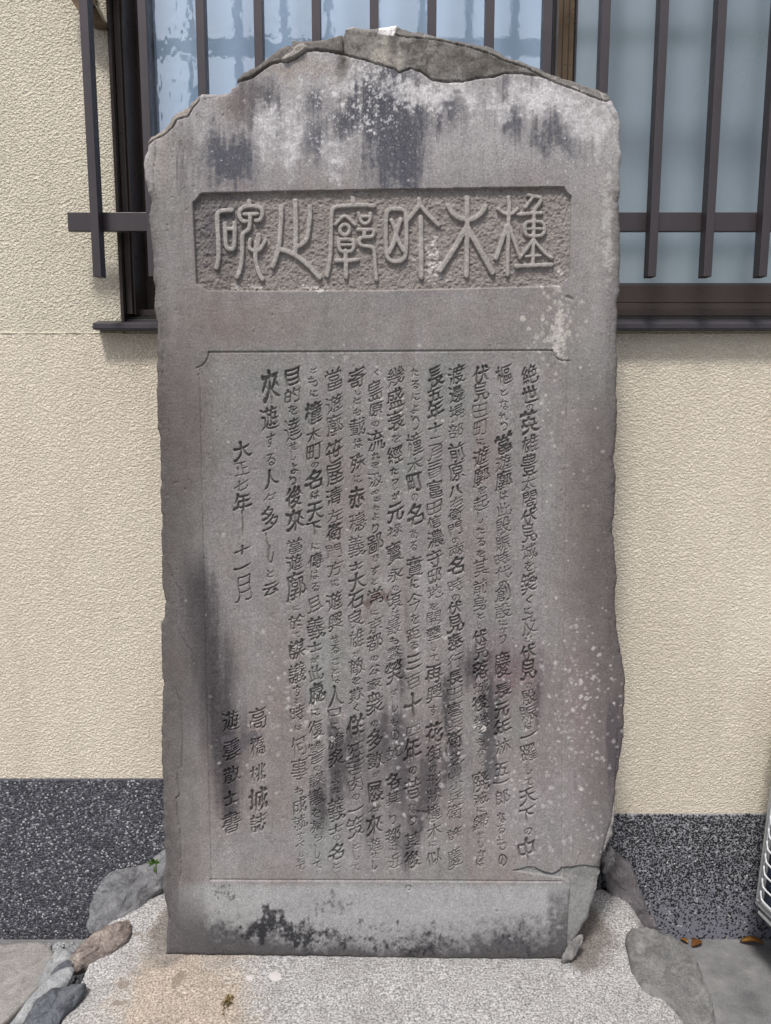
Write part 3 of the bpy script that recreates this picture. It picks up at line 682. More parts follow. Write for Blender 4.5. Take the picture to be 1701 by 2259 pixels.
def glyph(ch):
    if ch in glyphs: return glyphs[ch]
    c = bpy.data.curves.new('t', 'FONT'); c.body = ch
    o = bpy.data.objects.new('t', c); COL.objects.link(o); bpy.context.view_layer.update()
    m = o.to_mesh(); m.calc_loop_triangles()
    V = np.array([v.co[:2] for v in m.vertices]); T = np.array([t.vertices[:] for t in m.loop_triangles])
    o.to_mesh_clear(); bpy.data.objects.remove(o); bpy.data.curves.remove(c)
    mn_, mx_ = V.min(0), V.max(0)
    S = (GN-14)/max(mx_-mn_)
    Q = (V-(mn_+mx_)/2)*S+GN/2
    B = np.zeros((GN, GN), np.float32)
    for t in T:
        a, b, c_ = Q[t[0]], Q[t[1]], Q[t[2]]
        x0, y0 = np.floor(np.minimum(np.minimum(a, b), c_)).astype(int)-1; x1, y1 = np.ceil(np.maximum(np.maximum(a, b), c_)).astype(int)+2
        x0, y0 = max(x0, 0), max(y0, 0)
        gy, gx = np.mgrid[y0:min(y1, GN), x0:min(x1, GN)]
        gx = gx+.5; gy = gy+.5
        e = lambda p, q: (q[0]-p[0])*(gy-p[1])-(q[1]-p[1])*(gx-p[0])
        e1, e2, e3 = e(a, b), e(b, c_), e(c_, a)
        B[y0:min(y1, GN), x0:min(x1, GN)][((e1 >= -.3) & (e2 >= -.3) & (e3 >= -.3)) | ((e1 <= .3) & (e2 <= .3) & (e3 <= .3))] = 1
    K = thin(B > 0); bb = brush(K)
    if K.sum() > 560: bb = [bb[0], bb[0], bb[1]]        # crowded characters are cut finer
    glyphs[ch] = (bb, (mx_-mn_), S)
    return glyphs[ch]
def nb8(A):
    P = np.pad(A, 1)
    return [P[0:-2, 1:-1], P[0:-2, 2:], P[1:-1, 2:], P[2:, 2:], P[2:, 1:-1], P[2:, :-2], P[1:-1, :-2], P[0:-2, :-2]]
def thin(A):
    """centre lines of the strokes (Zhang-Suen)"""
    A = A.astype(np.uint8)
    for _ in range(14):
        ch_ = False
        for step in (0, 1):
            n = nb8(A); cnt = sum(x.astype(int) for x in n)
            tr = sum(((n[k] == 0) & (n[(k+1) % 8] == 1)).astype(int) for k in range(8))
            if step == 0: c = (n[0]*n[2]*n[4] == 0) & (n[2]*n[4]*n[6] == 0)
            else: c = (n[0]*n[2]*n[6] == 0) & (n[0]*n[4]*n[6] == 0)
            rm = (A == 1) & (cnt >= 2) & (cnt <= 6) & (tr == 1) & c
            if rm.any(): A = A*(~rm); ch_ = True
        if not ch_: break
    return A.astype(bool)
GY, GX_ = np.mgrid[0:GN, 0:GN]
def brush(K):
    """redraw the centre lines with a brush: heavy where a stroke starts, running out to a point where it ends"""
    ys, xs = np.nonzero(K); P = set(zip(xs.tolist(), ys.tolist())); W = {p: 1.0 for p in P}; ext = []
    nbr = lambda p: [(p[0]+i, p[1]+j) for i in (-1, 0, 1) for j in (-1, 0, 1) if (i or j) and (p[0]+i, p[1]+j) in P]
    for e in [p for p in P if len(nbr(p)) == 1]:
        path = [e]; seen = {e}
        while len(path) < 13:
            q = [x for x in nbr(path[-1]) if x not in seen]
            if not q: break
            seen.update(q); path.append(q[0])
        if len(path) < 5: continue
        far = path[min(len(path)-1, 8)]; dx, dy = e[0]-far[0], e[1]-far[1]; L = math.hypot(dx, dy)+1e-6; dx /= L; dy /= L
        if .5*dx-dy > 0:      # a stroke's end: thin out and run on a little
            for k, p in enumerate(path): W[p] = min(W[p], .55+.45*min(1, k/9))
            for k in range(1, 9): ext.append((e[0]+dx*k, e[1]+dy*k+(.05*k*k if dx > .5 else 0), .55-.055*k))
        else:                 # a stroke's start: pressed in
            for k, p in enumerate(path[:8]): W[p] = max(W[p], 1.55-.07*k)
            ext.append((e[0]+dx*1.5, e[1]+dy*1.5, 1.0))
    out = []
    for r0 in (1.8, 2.6, 4.2):
        E = np.full((GN, GN), -9.0, np.float32)
        for (x, y, w_) in [(x, y, w_) for (x, y), w_ in W.items()]+ext:
            r_ = r0*w_; k = int(r_+3); x0, y0 = max(0, int(x)-k), max(0, int(y)-k); sl = (slice(y0, int(y)+k+2), slice(x0, int(x)+k+2))
            E[sl] = np.maximum(E[sl], r_-np.hypot(GX_[sl]-x, GY[sl]-y))
        out.append(E)
    return out
KANA = set("のをくにびはしてとなれりかたるもばよすあがめずせこらべ")
HEAVY = set("一伏人中天下名元三十大石八長目來後年花五世英士口云")
CUT = np.zeros((RH, RW), np.float32)
for x_top, x_bot, s in COLS:
    for ch, a, b in re.findall(r'(\S)(\d+)-(\d+)', s):
        y0, y1 = float(a), float(b); yc = (y0+y1)/2; xc = x_top+(x_bot-x_top)*(yc-800)/1120
        GG, (gw, gh), S = glyph(ch); var = (1 if rng.uniform() < .8 else 2) if ch in KANA else (2 if ch in HEAVY else rng.choice([0, 1, 1, 1, 2]) if y1-y0 > 34 else rng.choice([0, 0, 1])); G = GG[var]
        kana = ch in KANA; H = y1-y0
        if ch in '一': Wt, Ht = 34, 34*gh/gw
        else:
            Wt = (15+.12*H if kana else 28+.17*H)*rng.uniform(.92, 1.08); Ht = H*.98
            Wt *= min(1.0, gw/max(gh, .01)+.15) if gw < gh else 1.0
            if ch == 'し': Wt *= .6
            if ch in '二三士七': Ht *= .8
        sk = rng.uniform(.30, .48)*(0.6 if kana else 1)        # strokes climb to the right, as a brush does
        R = int(max(Wt, Ht)*.75+10)
        ix, iy = int(xc-RX0), int(yc-RY0)
        X = XX[iy-R:iy+R, ix-R:ix+R]-xc+rng.uniform(-1.5, 1.5); Y = YY[iy-R:iy+R, ix-R:ix+R]-yc
        ph = rng.uniform(0, 6.28, 4)
        X2 = X+1.5*np.sin(Y*.12+ph[0])-.10*Y; Y2 = Y+1.0*np.sin(X*.13+ph[2])+sk*X+.006*X*X-.8
        gx = X2/Wt*gw*S+GN/2; gy = -Y2/Ht*gh*S+GN/2
        i0 = np.clip(gx-.5, 0, GN-2); j0 = np.clip(gy-.5, 0, GN-2); ia, ja = i0.astype(int), j0.astype(int); fx, fy = i0-ia, j0-ja
        g = (G[ja, ia]*(1-fx)+G[ja, ia+1]*fx)*(1-fy)+(G[ja+1, ia]*(1-fx)+G[ja+1, ia+1]*fx)*fy
        g[(gx < 1) | (gx > GN-2) | (gy < 1) | (gy > GN-2)] = -9
        press = 1+.30*np.sin(X*.13-Y*.10+ph[3])+.15*np.sin(X*.31+Y*.2+ph[0])      # brush pressure
        kk = .5*(Wt/(gw*S)+Ht/(gh*S)) if ch != '一' else .45
        dep = np.clip((g*kk+.50*(press-1)+.55)*4.6, 0, (6.0 if kana else 8.0)+(1.5 if var == 2 else 0))
        CUT[iy-R:iy+R, ix-R:ix+R] = np.maximum(CUT[iy-R:iy+R, ix-R:ix+R], dep)
for tail in ([(534,1128),(536,1150),(536,1186)], [(905,1650),(906,1672),(906,1690)], [(962,918),(963,930)], [(595,1205),(594,1240)]):
    D, T = seg_dist(tail, 6); CUT = np.maximum(CUT, 5.0*np.clip(1.25-D/1.7, 0, 1)*np.clip(3*(1.05-T), 0, 1))
wear = 1-.30*sstep(fbm(60, 60, 170, 3), .25, .7)
REC += CUT*wear

# ---- colour of the stone: mineral tone, soot runs, lichen, darker rim, paler raised strokes
def L3(r, g, b): return np.array(lin(r, g, b)[:3], np.float32)
C = np.empty((RH, RW, 3), np.float32); C[:] = L3(140, 135, 134)
grain = fbm(3.5, 3.5, 199, 2, .8)
def paint(mask, rgb, amt=1.0):
    mask = mask*(1+.18*grain)
    global C
    m = np.clip(mask*amt, 0, 1)[..., None]; C = C*(1-m)+L3(*rgb)*m
WXX = XX+26*fbm(70, 150, 300, 4, .6)+7*vnoise(7, 60, 306)
WYY = YY+60*fbm(34, 220, 310, 4, .65)+14*vnoise(9, 9, 316)
def blob(cx, cy, rx, ry, tilt=0.0):
    wf = min(1.0, min(rx, ry)/30)
    xx, yy = XX+(WXX-XX)*wf, YY+(WYY-YY)*wf
    x = xx-cx-(yy-cy)*tilt; return np.exp(-((x/rx)**2+((yy-cy)/ry)**2))
st1 = fbm(26, 260, 200, 4, .6); st2 = fbm(9, 120, 205, 4, .65); cl = fbm(90, 90, 210, 5, .6); sp = fbm(5, 5, 215, 3, .8); spm = fbm(12, 12, 216, 4, .7)
paint(sstep(cl+.5*st1, -.1, .7), (122, 113, 111), .7)
paint(sstep(cl-.4*st1, .0, .7), (152, 149, 149), .55)
paint(sstep(fbm(140, 200, 220, 3), .05, .5), (128, 132, 128), .5)
paint(sstep(fbm(110, 240, 225, 3), .05, .5), (134, 120, 118), .55)
# top field
tf = sstep(YY, 470, 300)
paint(tf*.95, (166, 162, 163)); paint(tf*sstep(st2, .1, .6), (132, 128, 130), .6)
def runs(*bl):      # (edges break up along the grain of the stone)      # union of soot blobs, ragged by vertical streaks and specks
    m = 0
    for b in bl: m = np.maximum(m, b)
    m = m*1.25
    return np.clip(sstep(m*(1.0+.50*st2+.35*st1)+.42*spm*m+.42*sp*m+.16*cl, .16, 1.05), 0, 1)
dk = runs(blob(865,280,84,150)*1.35, blob(830,250,100,70)*1.15, blob(600,290,40,60)*.6, blob(960,260,60,40)*.6, blob(560,225,60,70)*.8, blob(495,350,70,60)*.95, blob(1128,240,26,85)*.95, blob(700,320,60,70)*.75, blob(1225,310,80,60)*.75, blob(700,240,34,50)*.7, blob(1000,240,40,60)*.7)
paint(dk, (74, 76, 88), .9)
paint(blob(520,230,46,56)*(1+.3*sp), (122,110,104), .7)
lt = sstep(np.maximum.reduce([blob(1180,225,130,44,-.0)*(YY > 150), blob(1300,270,60,55), blob(930,195,110,28), blob(1010,205,90,36), blob(770,180,60,40)*.7, blob(640,290,50,90)*.75, blob(590,300,50,60)*.8, blob(740,330,40,90)*.6])+.34*spm+.24*sp, .28, .95)
paint(lt, (212, 209, 211), .74)
fl = sstep(.6*spm+1.0*sp+.75*sstep(YY, 420, 250)*np.clip(1-abs(XX-800)/420, 0, 1), .92, 1.10)
paint(fl*(YY < 430), (208, 206, 208), .8)
# crown above the cracks
cr_ = (RB > 0)*1.0
paint(cr_, (128, 124, 119), .9); paint(cr_*sstep(spm+.5*cl, -.1, .4), (82, 77, 71), .85)
paint(cr_*sstep(blob(860,130,60,50)+.2*spm, .4, .8), (178, 172, 160), .8); paint(cr_*blob(1060,140,80,36), (86, 80, 74), .8); paint(cr_*blob(868,90,12,60), (84,80,76), .8)
paint((RC > 0)*1.0, (104, 100, 95), .9); paint((RC > 0)*sstep(spm, 0, .5), (82, 78, 74), .7); paint((RC > 0)*sstep(sp+spm, .3, .8), (186, 182, 176), .6)
paint((RA > 0)*1.0, (142, 132, 122), .8); paint((RA > 0)*sstep(spm, .1, .5), (96, 88, 82), .7)
paint((RP > 0)*1.0, (106, 100, 94), .9); paint((RP > 0)*sstep(spm, .1, .6), (76, 70, 68), .8); paint((RP > 0)*sstep(sp+spm, .5, .9), (170, 164, 156), .5)
paint((RF > 0)*1.0, (162, 156, 148), .8)
paint(sstep(RM+2*spm, -1, 1.5)*(YY < 84), (232, 230, 228), .95)
paint(blob(650,150,110,20)*(SDF < -14), (150,136,124), .55)
paint(blob(756,135,14,44)*(1+spm), (84,76,70), .8)
# left side of the top
paint(blob(352,360,26,110)*1.0, (146,138,130), .6); paint(blob(400,320,30,40)*(1+spm), (104,98,94), .7)
paint(sstep(st2, .0, .5)*blob(375,400,50,130), (106,102,100), .75)
# panel
pm = sstep(RPAN, -1, 1)
paint(pm, (140, 132, 127), .95); paint(pm*blob(470,500,70,110)*(1+.6*spm), (92, 88, 92), .9); paint(pm*blob(490,600,60,40), (112,106,104), .7)
paint(pm*sstep(spm+blob(955,570,40,60)*.9+blob(1130,560,50,50)*.5, .62, 1.0), (198, 192, 186), .65)
paint(pm*sstep(TS, -.5, .6), (164, 158, 153), .85)
for q in ((700,632,40,9),(560,634,22,7),(520,628,20,10),(660,630,20,9)): paint(sstep(blob(*q)+.5*spm, .6, .9), (190,184,178), .8)
# below the panel
paint(blob(600,720,190,60)+blob(480,700,60,70), (132,120,116), .65); paint(blob(1080,720,150,60), (136,128,124), .5)
paint(sstep(blob(1230,690,24,70)+blob(1215,760,26,60)+.7*spm+.6*sp, 1.0, 1.3), (186,180,174), .9)
paint(blob(1305,500,40,220)*.8, (160,157,154), .7); paint(sstep(blob(1335,470,22,240)+.6*spm, .7, 1.1), (188,186,182), .5)
# brown left margin, warm right margin
paint(blob(385,1000,70,300), (110,102,98), .72); paint(blob(430,930,60,110), (104,92,90), .5)
paint(blob(1310,1230,60,240), (108,94,92), .70); paint(blob(1290,1100,50,200), (118,106,102), .5)
paint(blob(1290,1600,46,150), (140,116,118), .55); paint(blob(1110,1480,70,60)*(1+spm), (106,84,90), .7); paint(blob(1160,1520,60,50), (128,104,108), .5)
paint(blob(640,1010,150,200), (126,124,122), .4)
paint(sstep(blob(835,1330,60,16,-1.2)+.25*spm, .5, .9), (98,78,74), .75)
# big soot run on the left
lrun = [(428,1170),(434,1290),(446,1380),(460,1470),(474,1560),(490,1640),(500,1720),(505,1790)]
D, T = seg_dist(lrun, 120); wd = 22+44*np.sin(np.clip(T, 0, 1)*3.0)
m = sstep(1.25-D/wd+.30*st2+.25*spm+.2*sp+.2*cl, -.1, 1.15)*sstep(YY+30*st2, 1175, 1290)
paint(m, (54, 50, 55), .9)
paint(sstep(blob(520,1640,50,16)+blob(560,1625,30,10)+.3*spm, .45, .9), (88,84,90), .8)
paint(blob(400,1640,45,300), (120,116,114), .6)
# soot among the lower characters
dk2 = runs(blob(742,1700,26,110), blob(775,1660,30,60)*.8, blob(838,1640,22,70)*.9, blob(880,1690,26,90), blob(873,1600,20,50)*.8, blob(992,1560,28,100)*.95, blob(955,1740,30,70), blob(1085,1600,20,110)*.95, blob(1000,1690,26,80)*.9, blob(700,1760,24,70)*.8, blob(925,1800,30,60)*.9, blob(1085,1700,18,70)*.9, blob(1190,1520,14,120)*.6, blob(820,1800,26,70)*.6, blob(880,1480,16,70)*.6, blob(900,1850,36,60)*.7, blob(1045,1470,40,60)*.6)
paint(dk2, (62, 57, 62), .85)
paint(sstep(blob(880,1700,210,150)+.35*st1+.3*cl, .35, 1.0), (96, 90, 92), .5)
paint(blob(1170,1800,120,110), (150,146,148), .55); paint(blob(660,1870,170,60), (150,149,152), .5)
# foot
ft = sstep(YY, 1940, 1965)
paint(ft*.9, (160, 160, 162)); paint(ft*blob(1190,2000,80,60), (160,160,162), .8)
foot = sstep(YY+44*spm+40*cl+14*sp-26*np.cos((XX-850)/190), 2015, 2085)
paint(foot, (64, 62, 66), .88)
paint(sstep(26+14*cl+8*st2-dist_in, -10, 26)*(YY > 420), (86, 80, 78), .55)  # darker towards the outline
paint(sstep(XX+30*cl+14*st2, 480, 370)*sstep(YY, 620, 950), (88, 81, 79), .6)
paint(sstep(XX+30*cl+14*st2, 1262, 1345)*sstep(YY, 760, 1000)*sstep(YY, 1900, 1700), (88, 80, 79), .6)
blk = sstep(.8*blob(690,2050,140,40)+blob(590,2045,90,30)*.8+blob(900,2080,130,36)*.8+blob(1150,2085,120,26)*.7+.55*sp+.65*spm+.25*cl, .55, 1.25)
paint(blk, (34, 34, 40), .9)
paint(sstep(blob(500,1990,40,36)+.5*sp+.5*spm, .8, 1.0), (84,84,84), .8); paint(sstep(blob(730,1975,110,26)+.5*sp+.5*spm, .85, 1.1), (88,88,90), .7)
paint(sstep(XX+9*spm+12*cl, 468, 440)*sstep(YY+20*cl, 1950, 2060)*1.0, (92,90,92), .8)
paint(sstep(XX+10*spm+8*cl, 1205, 1222)*(XX < 1262)*sstep(YY, 1948, 1975)*sstep(spm+cl+.4*sp, -.7, .5), (88,87,86), .75)
paint((RCH > 0)*1.0, (142, 142, 141), .85); paint((RCH > 0)*(XX < 1253)*(YY > 1950), (98,96,96), .8); paint((RCH > 0)*sstep(sp+spm, .2, .8), (104,102,102), .6)
paint((RL > 0)*sstep(RL, 0, 6)*sstep(YY, 1770, 1900), (96, 92, 92), .6)
paint(sstep(blob(1357,1640,18,130)+.25*spm+.2*st2, .35, .7)*(RJ < 0), (88, 80, 86), .85); paint(blob(1330,1830,40,60), (110,106,106), .7)
paint((RJ > 0)*1.0, (158,154,150), .9)
paint(sstep(st2+.4*cl, .35, .9)*(YY > 650)*(YY < 1950), (104, 98, 98), .45)
# lichen spots
def spots(n, xr_, yr_, r0, r1, rgb, seed, xfun=None):
    global C
    r = np.random.default_rng(seed)
    for _ in range(n):
        x, y = (r.uniform(*xr_), r.uniform(*yr_)) if xfun is None else (r.normal(*xr_), r.normal(*yr_))
        rad = r.uniform(r0, r1)*(1 if r.uniform() < .8 else 1.5); ix, iy = int(x-RX0), int(y-RY0); k = int(rad*1.6+2)
        if ix < k or iy < k or ix >= RW-k or iy >= RH-k: continue
        sl = (slice(iy-k, iy+k+1), slice(ix-k, ix+k+1))
        dd = np.hypot(XX[sl]-x, YY[sl]-y)*(1+.55*spm[sl]+.45*sp[sl])
        m = (np.clip((rad-dd)/1.2, 0, 1)*r.uniform(.2, .8)*(1+.5*grain[sl]))[..., None]
        C[sl] = C[sl]*(1-m)+L3(*rgb)*m
spots(520, (960,1330), (1380,1900), 1.2, 3.6, (186,180,180), 31)
spots(200, (1290,45), (1560,90), 1.2, 4.0, (192,184,184), 32, 1)
spots(130, (1260,50), (900,260), 1.0, 3.4, (184,176,170), 33, 1)
spots(110, (1225,28), (720,60), 2, 5.5, (190,184,176), 34, 1)
spots(90, (655,45), (1540,80), 2, 6, (184,180,176), 35, 1)
spots(170, (850,60), (930,110), 1.0, 3.4, (188,186,178), 36, 1)
spots(700, (450,1250), (800,1900), 1.0, 2.6, (178,174,170), 37)
spots(1100, (420,1330), (200,440), .7, 1.7, (206,204,206), 38)
spots(90, (900,60), (1700,110), 1.6, 4.6, (180,176,178), 39, 1)
spots(14, (360,1300), (700,2000), 3, 6, (196,190,184), 40)
lum = C@np.array([.3, .5, .2], np.float32)
C = lum[..., None]+(C-lum[..., None])*.78
C = lum.mean()+(C-lum.mean())*1.0
C = np.clip(C*np.array([.90, .885, .865], np.float32)*(1+.14*grain+.18*spm+.16*cl)[..., None], 0, .8)
# ---- mesh: denser where it is carved
xsL = xat(300, 300, SYF); 
def axis(breaks):
    out = [breaks[0][0]]
    for (a, step), (b, _) in zip(breaks, breaks[1:]):
        n = max(1, int(round(abs(b-a)/step))); out += list(np.linspace(a, b, n+1)[1:])
    return np.array(out)
xa = axis([(xat(308, 1100, SYF)-.01, .0022), (xat(418, 1300, SYF), .00120), (xat(1268, 1300, SYF), .0022), (xat(1390, 1300, SYF)+.01, 0)])
za = axis([(zat(2124, SYF), .0022), (zat(1950, SYF), .00120), (zat(765, SYF), .0021), (zat(648, SYF), .00125), (zat(405, SYF), .0020), (zat(44, SYF), 0)])
GX, GZ = np.meshgrid(xa, za)
PX, PY = to_px(GX, SYF, GZ)
def samp(A, px, py):
    x = np.clip(px-RX0, 0, RW-1.001); y = np.clip(py-RY0, 0, RH-1.001); i, j = x.astype(int), y.astype(int); fx, fy = x-i, y-j
    if A.ndim == 3: fx, fy = fx[..., None], fy[..., None]
    return (A[j, i]*(1-fx)+A[j, i+1]*fx)*(1-fy)+(A[j+1, i]*(1-fx)+A[j+1, i+1]*fx)*fy
S = samp(SDF, PX, PY)
sy_, sx_ = np.gradient(SDF)
near = (S > -1.4) & (S < 1.4)
gxs, gys = samp(sx_, PX, PY), samp(sy_, PX, PY); gl = np.hypot(gxs, gys)+1e-6
PX2 = np.where(near, PX-S*gxs/gl, PX); PY2 = np.where(near, PY-S*gys/gl, PY)
u = (PX2-CX)/F; v = -(PY2-CY)/F; t = SYF/(cp+v*sp_)
GX = np.where(near, u*t, GX); GZ = np.where(near, CAMH+t*(-sp_+v*cp), GZ)
ok = S < 1.4
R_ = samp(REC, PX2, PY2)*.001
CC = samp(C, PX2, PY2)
nr, nc = GX.shape
idm = -np.ones(GX.shape, np.int64)
quad = ok[:-1, :-1] & ok[1:, :-1] & ok[:-1, 1:] & ok[1:, 1:]
used = np.zeros(GX.shape, bool); used[:-1, :-1] |= quad; used[1:, :-1] |= quad; used[:-1, 1:] |= quad; used[1:, 1:] |= quad
idm[used] = np.arange(used.sum())
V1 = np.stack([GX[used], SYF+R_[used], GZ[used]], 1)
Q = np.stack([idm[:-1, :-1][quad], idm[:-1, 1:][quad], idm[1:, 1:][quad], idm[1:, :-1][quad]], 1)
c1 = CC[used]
# rough sides, from the outline back
nb = len(BND); THK = .155; rows = 9
bp = np.array([atY(x, y, SYF)[:] for x, y in BND])
rec_b = samp(REC, BND[:, 0], BND[:, 1])*.001
col_b = samp(C, BND[:, 0], BND[:, 1])
cen = bp.mean(0); nrm = np.roll(bp, -1, 0)-np.roll(bp, 1, 0); nrm = np.stack([nrm[:, 2], 0*nrm[:, 0], -nrm[:, 0]], 1); nrm /= np.linalg.norm(nrm, axis=1)[:, None]+1e-9
if ((bp-cen)*nrm).sum() < 0: nrm = -nrm
VS = []; CS = []
for k in range(rows):
    f = k/(rows-1)
    off = np.array([0.006*mn.noise(Vector((p[0]*28, f*5, p[2]*28)))+.003*mn.noise(Vector((p[0]*90, f*14, p[2]*90))) for p in bp])
    off = off*min(1, f*3)-.0004-(.010*max(0, f-.75)*4*.5)
    P = bp+nrm*off[:, None]; P[:, 1] = SYF+(rec_b-.0003)*(1-f)+THK*f
    VS.append(P); sh = np.array([.85+.3*mn.noise(Vector((p[0]*40, f*9, p[2]*40))) for p in bp])
    CS.append(col_b*(1-min(1, f*4))+np.array(L3(118, 112, 106))*sh[:, None]*min(1, f*4))
VS = np.concatenate(VS); CS = np.concatenate(CS).astype(np.float32); o0 = len(V1)
i = np.arange(nb); j = (i+1) % nb
QS = np.concatenate([np.stack([o0+k*nb+i, o0+k*nb+j, o0+(k+1)*nb+j, o0+(k+1)*nb+i], 1) for k in range(rows-1)])
verts = np.concatenate([V1, VS]); quads = np.concatenate([Q, QS]); cols = np.concatenate([c1, CS])
me = bpy.data.meshes.new('stone_tablet')
me.vertices.add(len(verts)); me.vertices.foreach_set('co', verts.astype(np.float32).reshape(-1))
lv = np.concatenate([quads.reshape(-1), (o0+(rows-1)*nb+i)[::-1]]).astype(np.int32)
me.loops.add(len(lv)); me.loops.foreach_set('vertex_index', lv)
me.polygons.add(len(quads)+1)
me.polygons.foreach_set('loop_start', np.concatenate([np.arange(len(quads))*4, [len(quads)*4]]).astype(np.int32))
me.update(calc_edges=True)
me.polygons.foreach_set('use_smooth', np.ones(len(quads)+1, bool))
at = me.color_attributes.new('stain', 'FLOAT_COLOR', 'POINT')
ca = np.ones((len(verts), 4), np.float32); ca[:, :3] = cols; at.data.foreach_set('color', ca.reshape(-1))
me.materials.append(mat_stone)
tablet = link('stone_tablet', me, None, label='tall weathered grey stone tablet carved with Japanese seal script title and inscription', category='stone tablet')
# ------------------------------------------------------------------ mound of washed concrete that holds the tablet
def poly_sd(poly, X, Y):
    """signed distance (inside positive) from points to a polygon"""
    P = np.array(poly); A, B = P, np.roll(P, -1, 0); D = np.full(X.shape, 1e9); ins = np.zeros(X.shape, bool)
    for a, b in zip(A, B):
        dx, dy = b-a; t = np.clip(((X-a[0])*dx+(Y-a[1])*dy)/(dx*dx+dy*dy+1e-12), 0, 1)
        D = np.minimum(D, np.hypot(X-a[0]-t*dx, Y-a[1]-t*dy))
        c = ((a[1] > Y) != (b[1] > Y)) & (X < (b[0]-a[0])*(Y-a[1])/(b[1]-a[1]+1e-12)+a[0]); ins ^= c
    return np.where(ins, D, -D)
ZP = .165
def w2(px, py, z): p = atZ(px, py, z); return (p.x, p.y)
MO = [w2(330,1935,ZP), w2(262,2010,.14), w2(190,2110,.11), w2(150,2160,.09), w2(120,2230,.08), w2(60,2340,.06), (-.50, 1.25), (-.30, 1.08), (.3, 1.05), (.62, 1.2), w2(1530,2300,.06), w2(1460,2200,.08), w2(1440,2120,.10), w2(1430,2060,.12), w2(1400,1990,.15), (.60, 2.09), (-.55, 2.09)]
xs = np.arange(-.72, .80, .0048); ys = np.arange(1.0, 2.095, .0048)
MX, MY = np.meshgrid(xs, ys); sdm = poly_sd(MO, MX, MY)
nz = np.array([mn.noise(Vector((x*9, y*9, 0)))*.6+mn.noise(Vector((x*30, y*30, 4)))*.28 for x, y in zip(MX.ravel(), MY.ravel())]).reshape(MX.shape)
sm = lambda t: np.clip(t, 0, 1)**2*(3-2*np.clip(t, 0, 1))

xl_, xr_ = atY(364, 2110, 1.8).x, atY(1262, 2118, 1.8).x
zl, zr = atY(364, 2110.5, 1.8).z, atY(1247, 2120, 1.8).z
tt = np.clip((MX-xl_)/(xr_-xl_), 0, 1); top = zl*(1-tt)+zr*tt
front = np.clip((1.79-MY)/.6, 0, 1)
plate = top+.0015-.028*front**1.3
side = np.clip(np.maximum(xl_-MX, MX-xr_-.0)/.22, 0, 1)
plate = plate-.030*side*np.clip((1.95-MY)/.2, 0, 1)+.020*np.clip((MY-1.83)/.2, 0, 1)
k = sm((sdm+.075)/.115)
MZ = -.03+(plate+.03)*k+nz*.0045*np.clip(abs(MY-1.80)/.05+side*3, .12, 1)
V = np.stack([MX.ravel(), MY.ravel(), MZ.ravel()], 1); keepv = (k.ravel() > .001)
ny, nx = MX.shape; I = np.arange(ny*nx).reshape(ny, nx)
qd = np.stack([I[:-1, :-1], I[:-1, 1:], I[1:, 1:], I[1:, :-1]], -1).reshape(-1, 4); qd = qd[keepv[qd].any(1)]
me = bpy.data.meshes.new('mound'); me.from_pydata(V.tolist(), [], qd.tolist())
me.polygons.foreach_set('use_smooth', np.ones(len(me.polygons), bool))
at = me.color_attributes.new('soil', 'FLOAT_COLOR', 'POINT')
ca = np.ones((len(V), 4), np.float32)
ppx, ppy = to_px(V[:, 0], V[:, 1], V[:, 2])
bl = lambda cx, cy, rx, ry: np.exp(-(((V[:, 0]-cx)/rx)**2+((V[:, 1]-cy)/ry)**2))
ca[:, 0] = np.clip(.80*bl(-.46, 1.60, .17, .22)+.30*bl(-.46, 1.9, .15, .2), 0, 1)
ca[:, 1] = np.clip(.75*bl(.50, 1.93, .10, .16)+.62*bl(-.54, 1.86, .10, .12)+.55*bl(-.46, 1.97, .1, .1)+.22*bl(.45, 1.80, .1, .07), 0, 1)
em = lambda cx, cy, rx, ry, t: np.exp(-(((ppx-cx-(ppy-cy)*t)/rx)**2+((ppy-cy)/ry)**2)**2)
ca[:, 2] = np.clip(em(393, 2160, 13, 20, -.5)+.7*em(272, 2172, 17, 13, -.3)+.6*em(265, 2212, 26, 9, -1.0)+.6*em(300, 2060, 20, 5, -2.0)+.35*em(1180, 2200, 60, 20, 0), 0, 1)
at.data.foreach_set('color', ca.reshape(-1))
mound = link('concrete_mound', me, mat_mound, label='speckled washed concrete mound under the stone tablet', category='plinth')

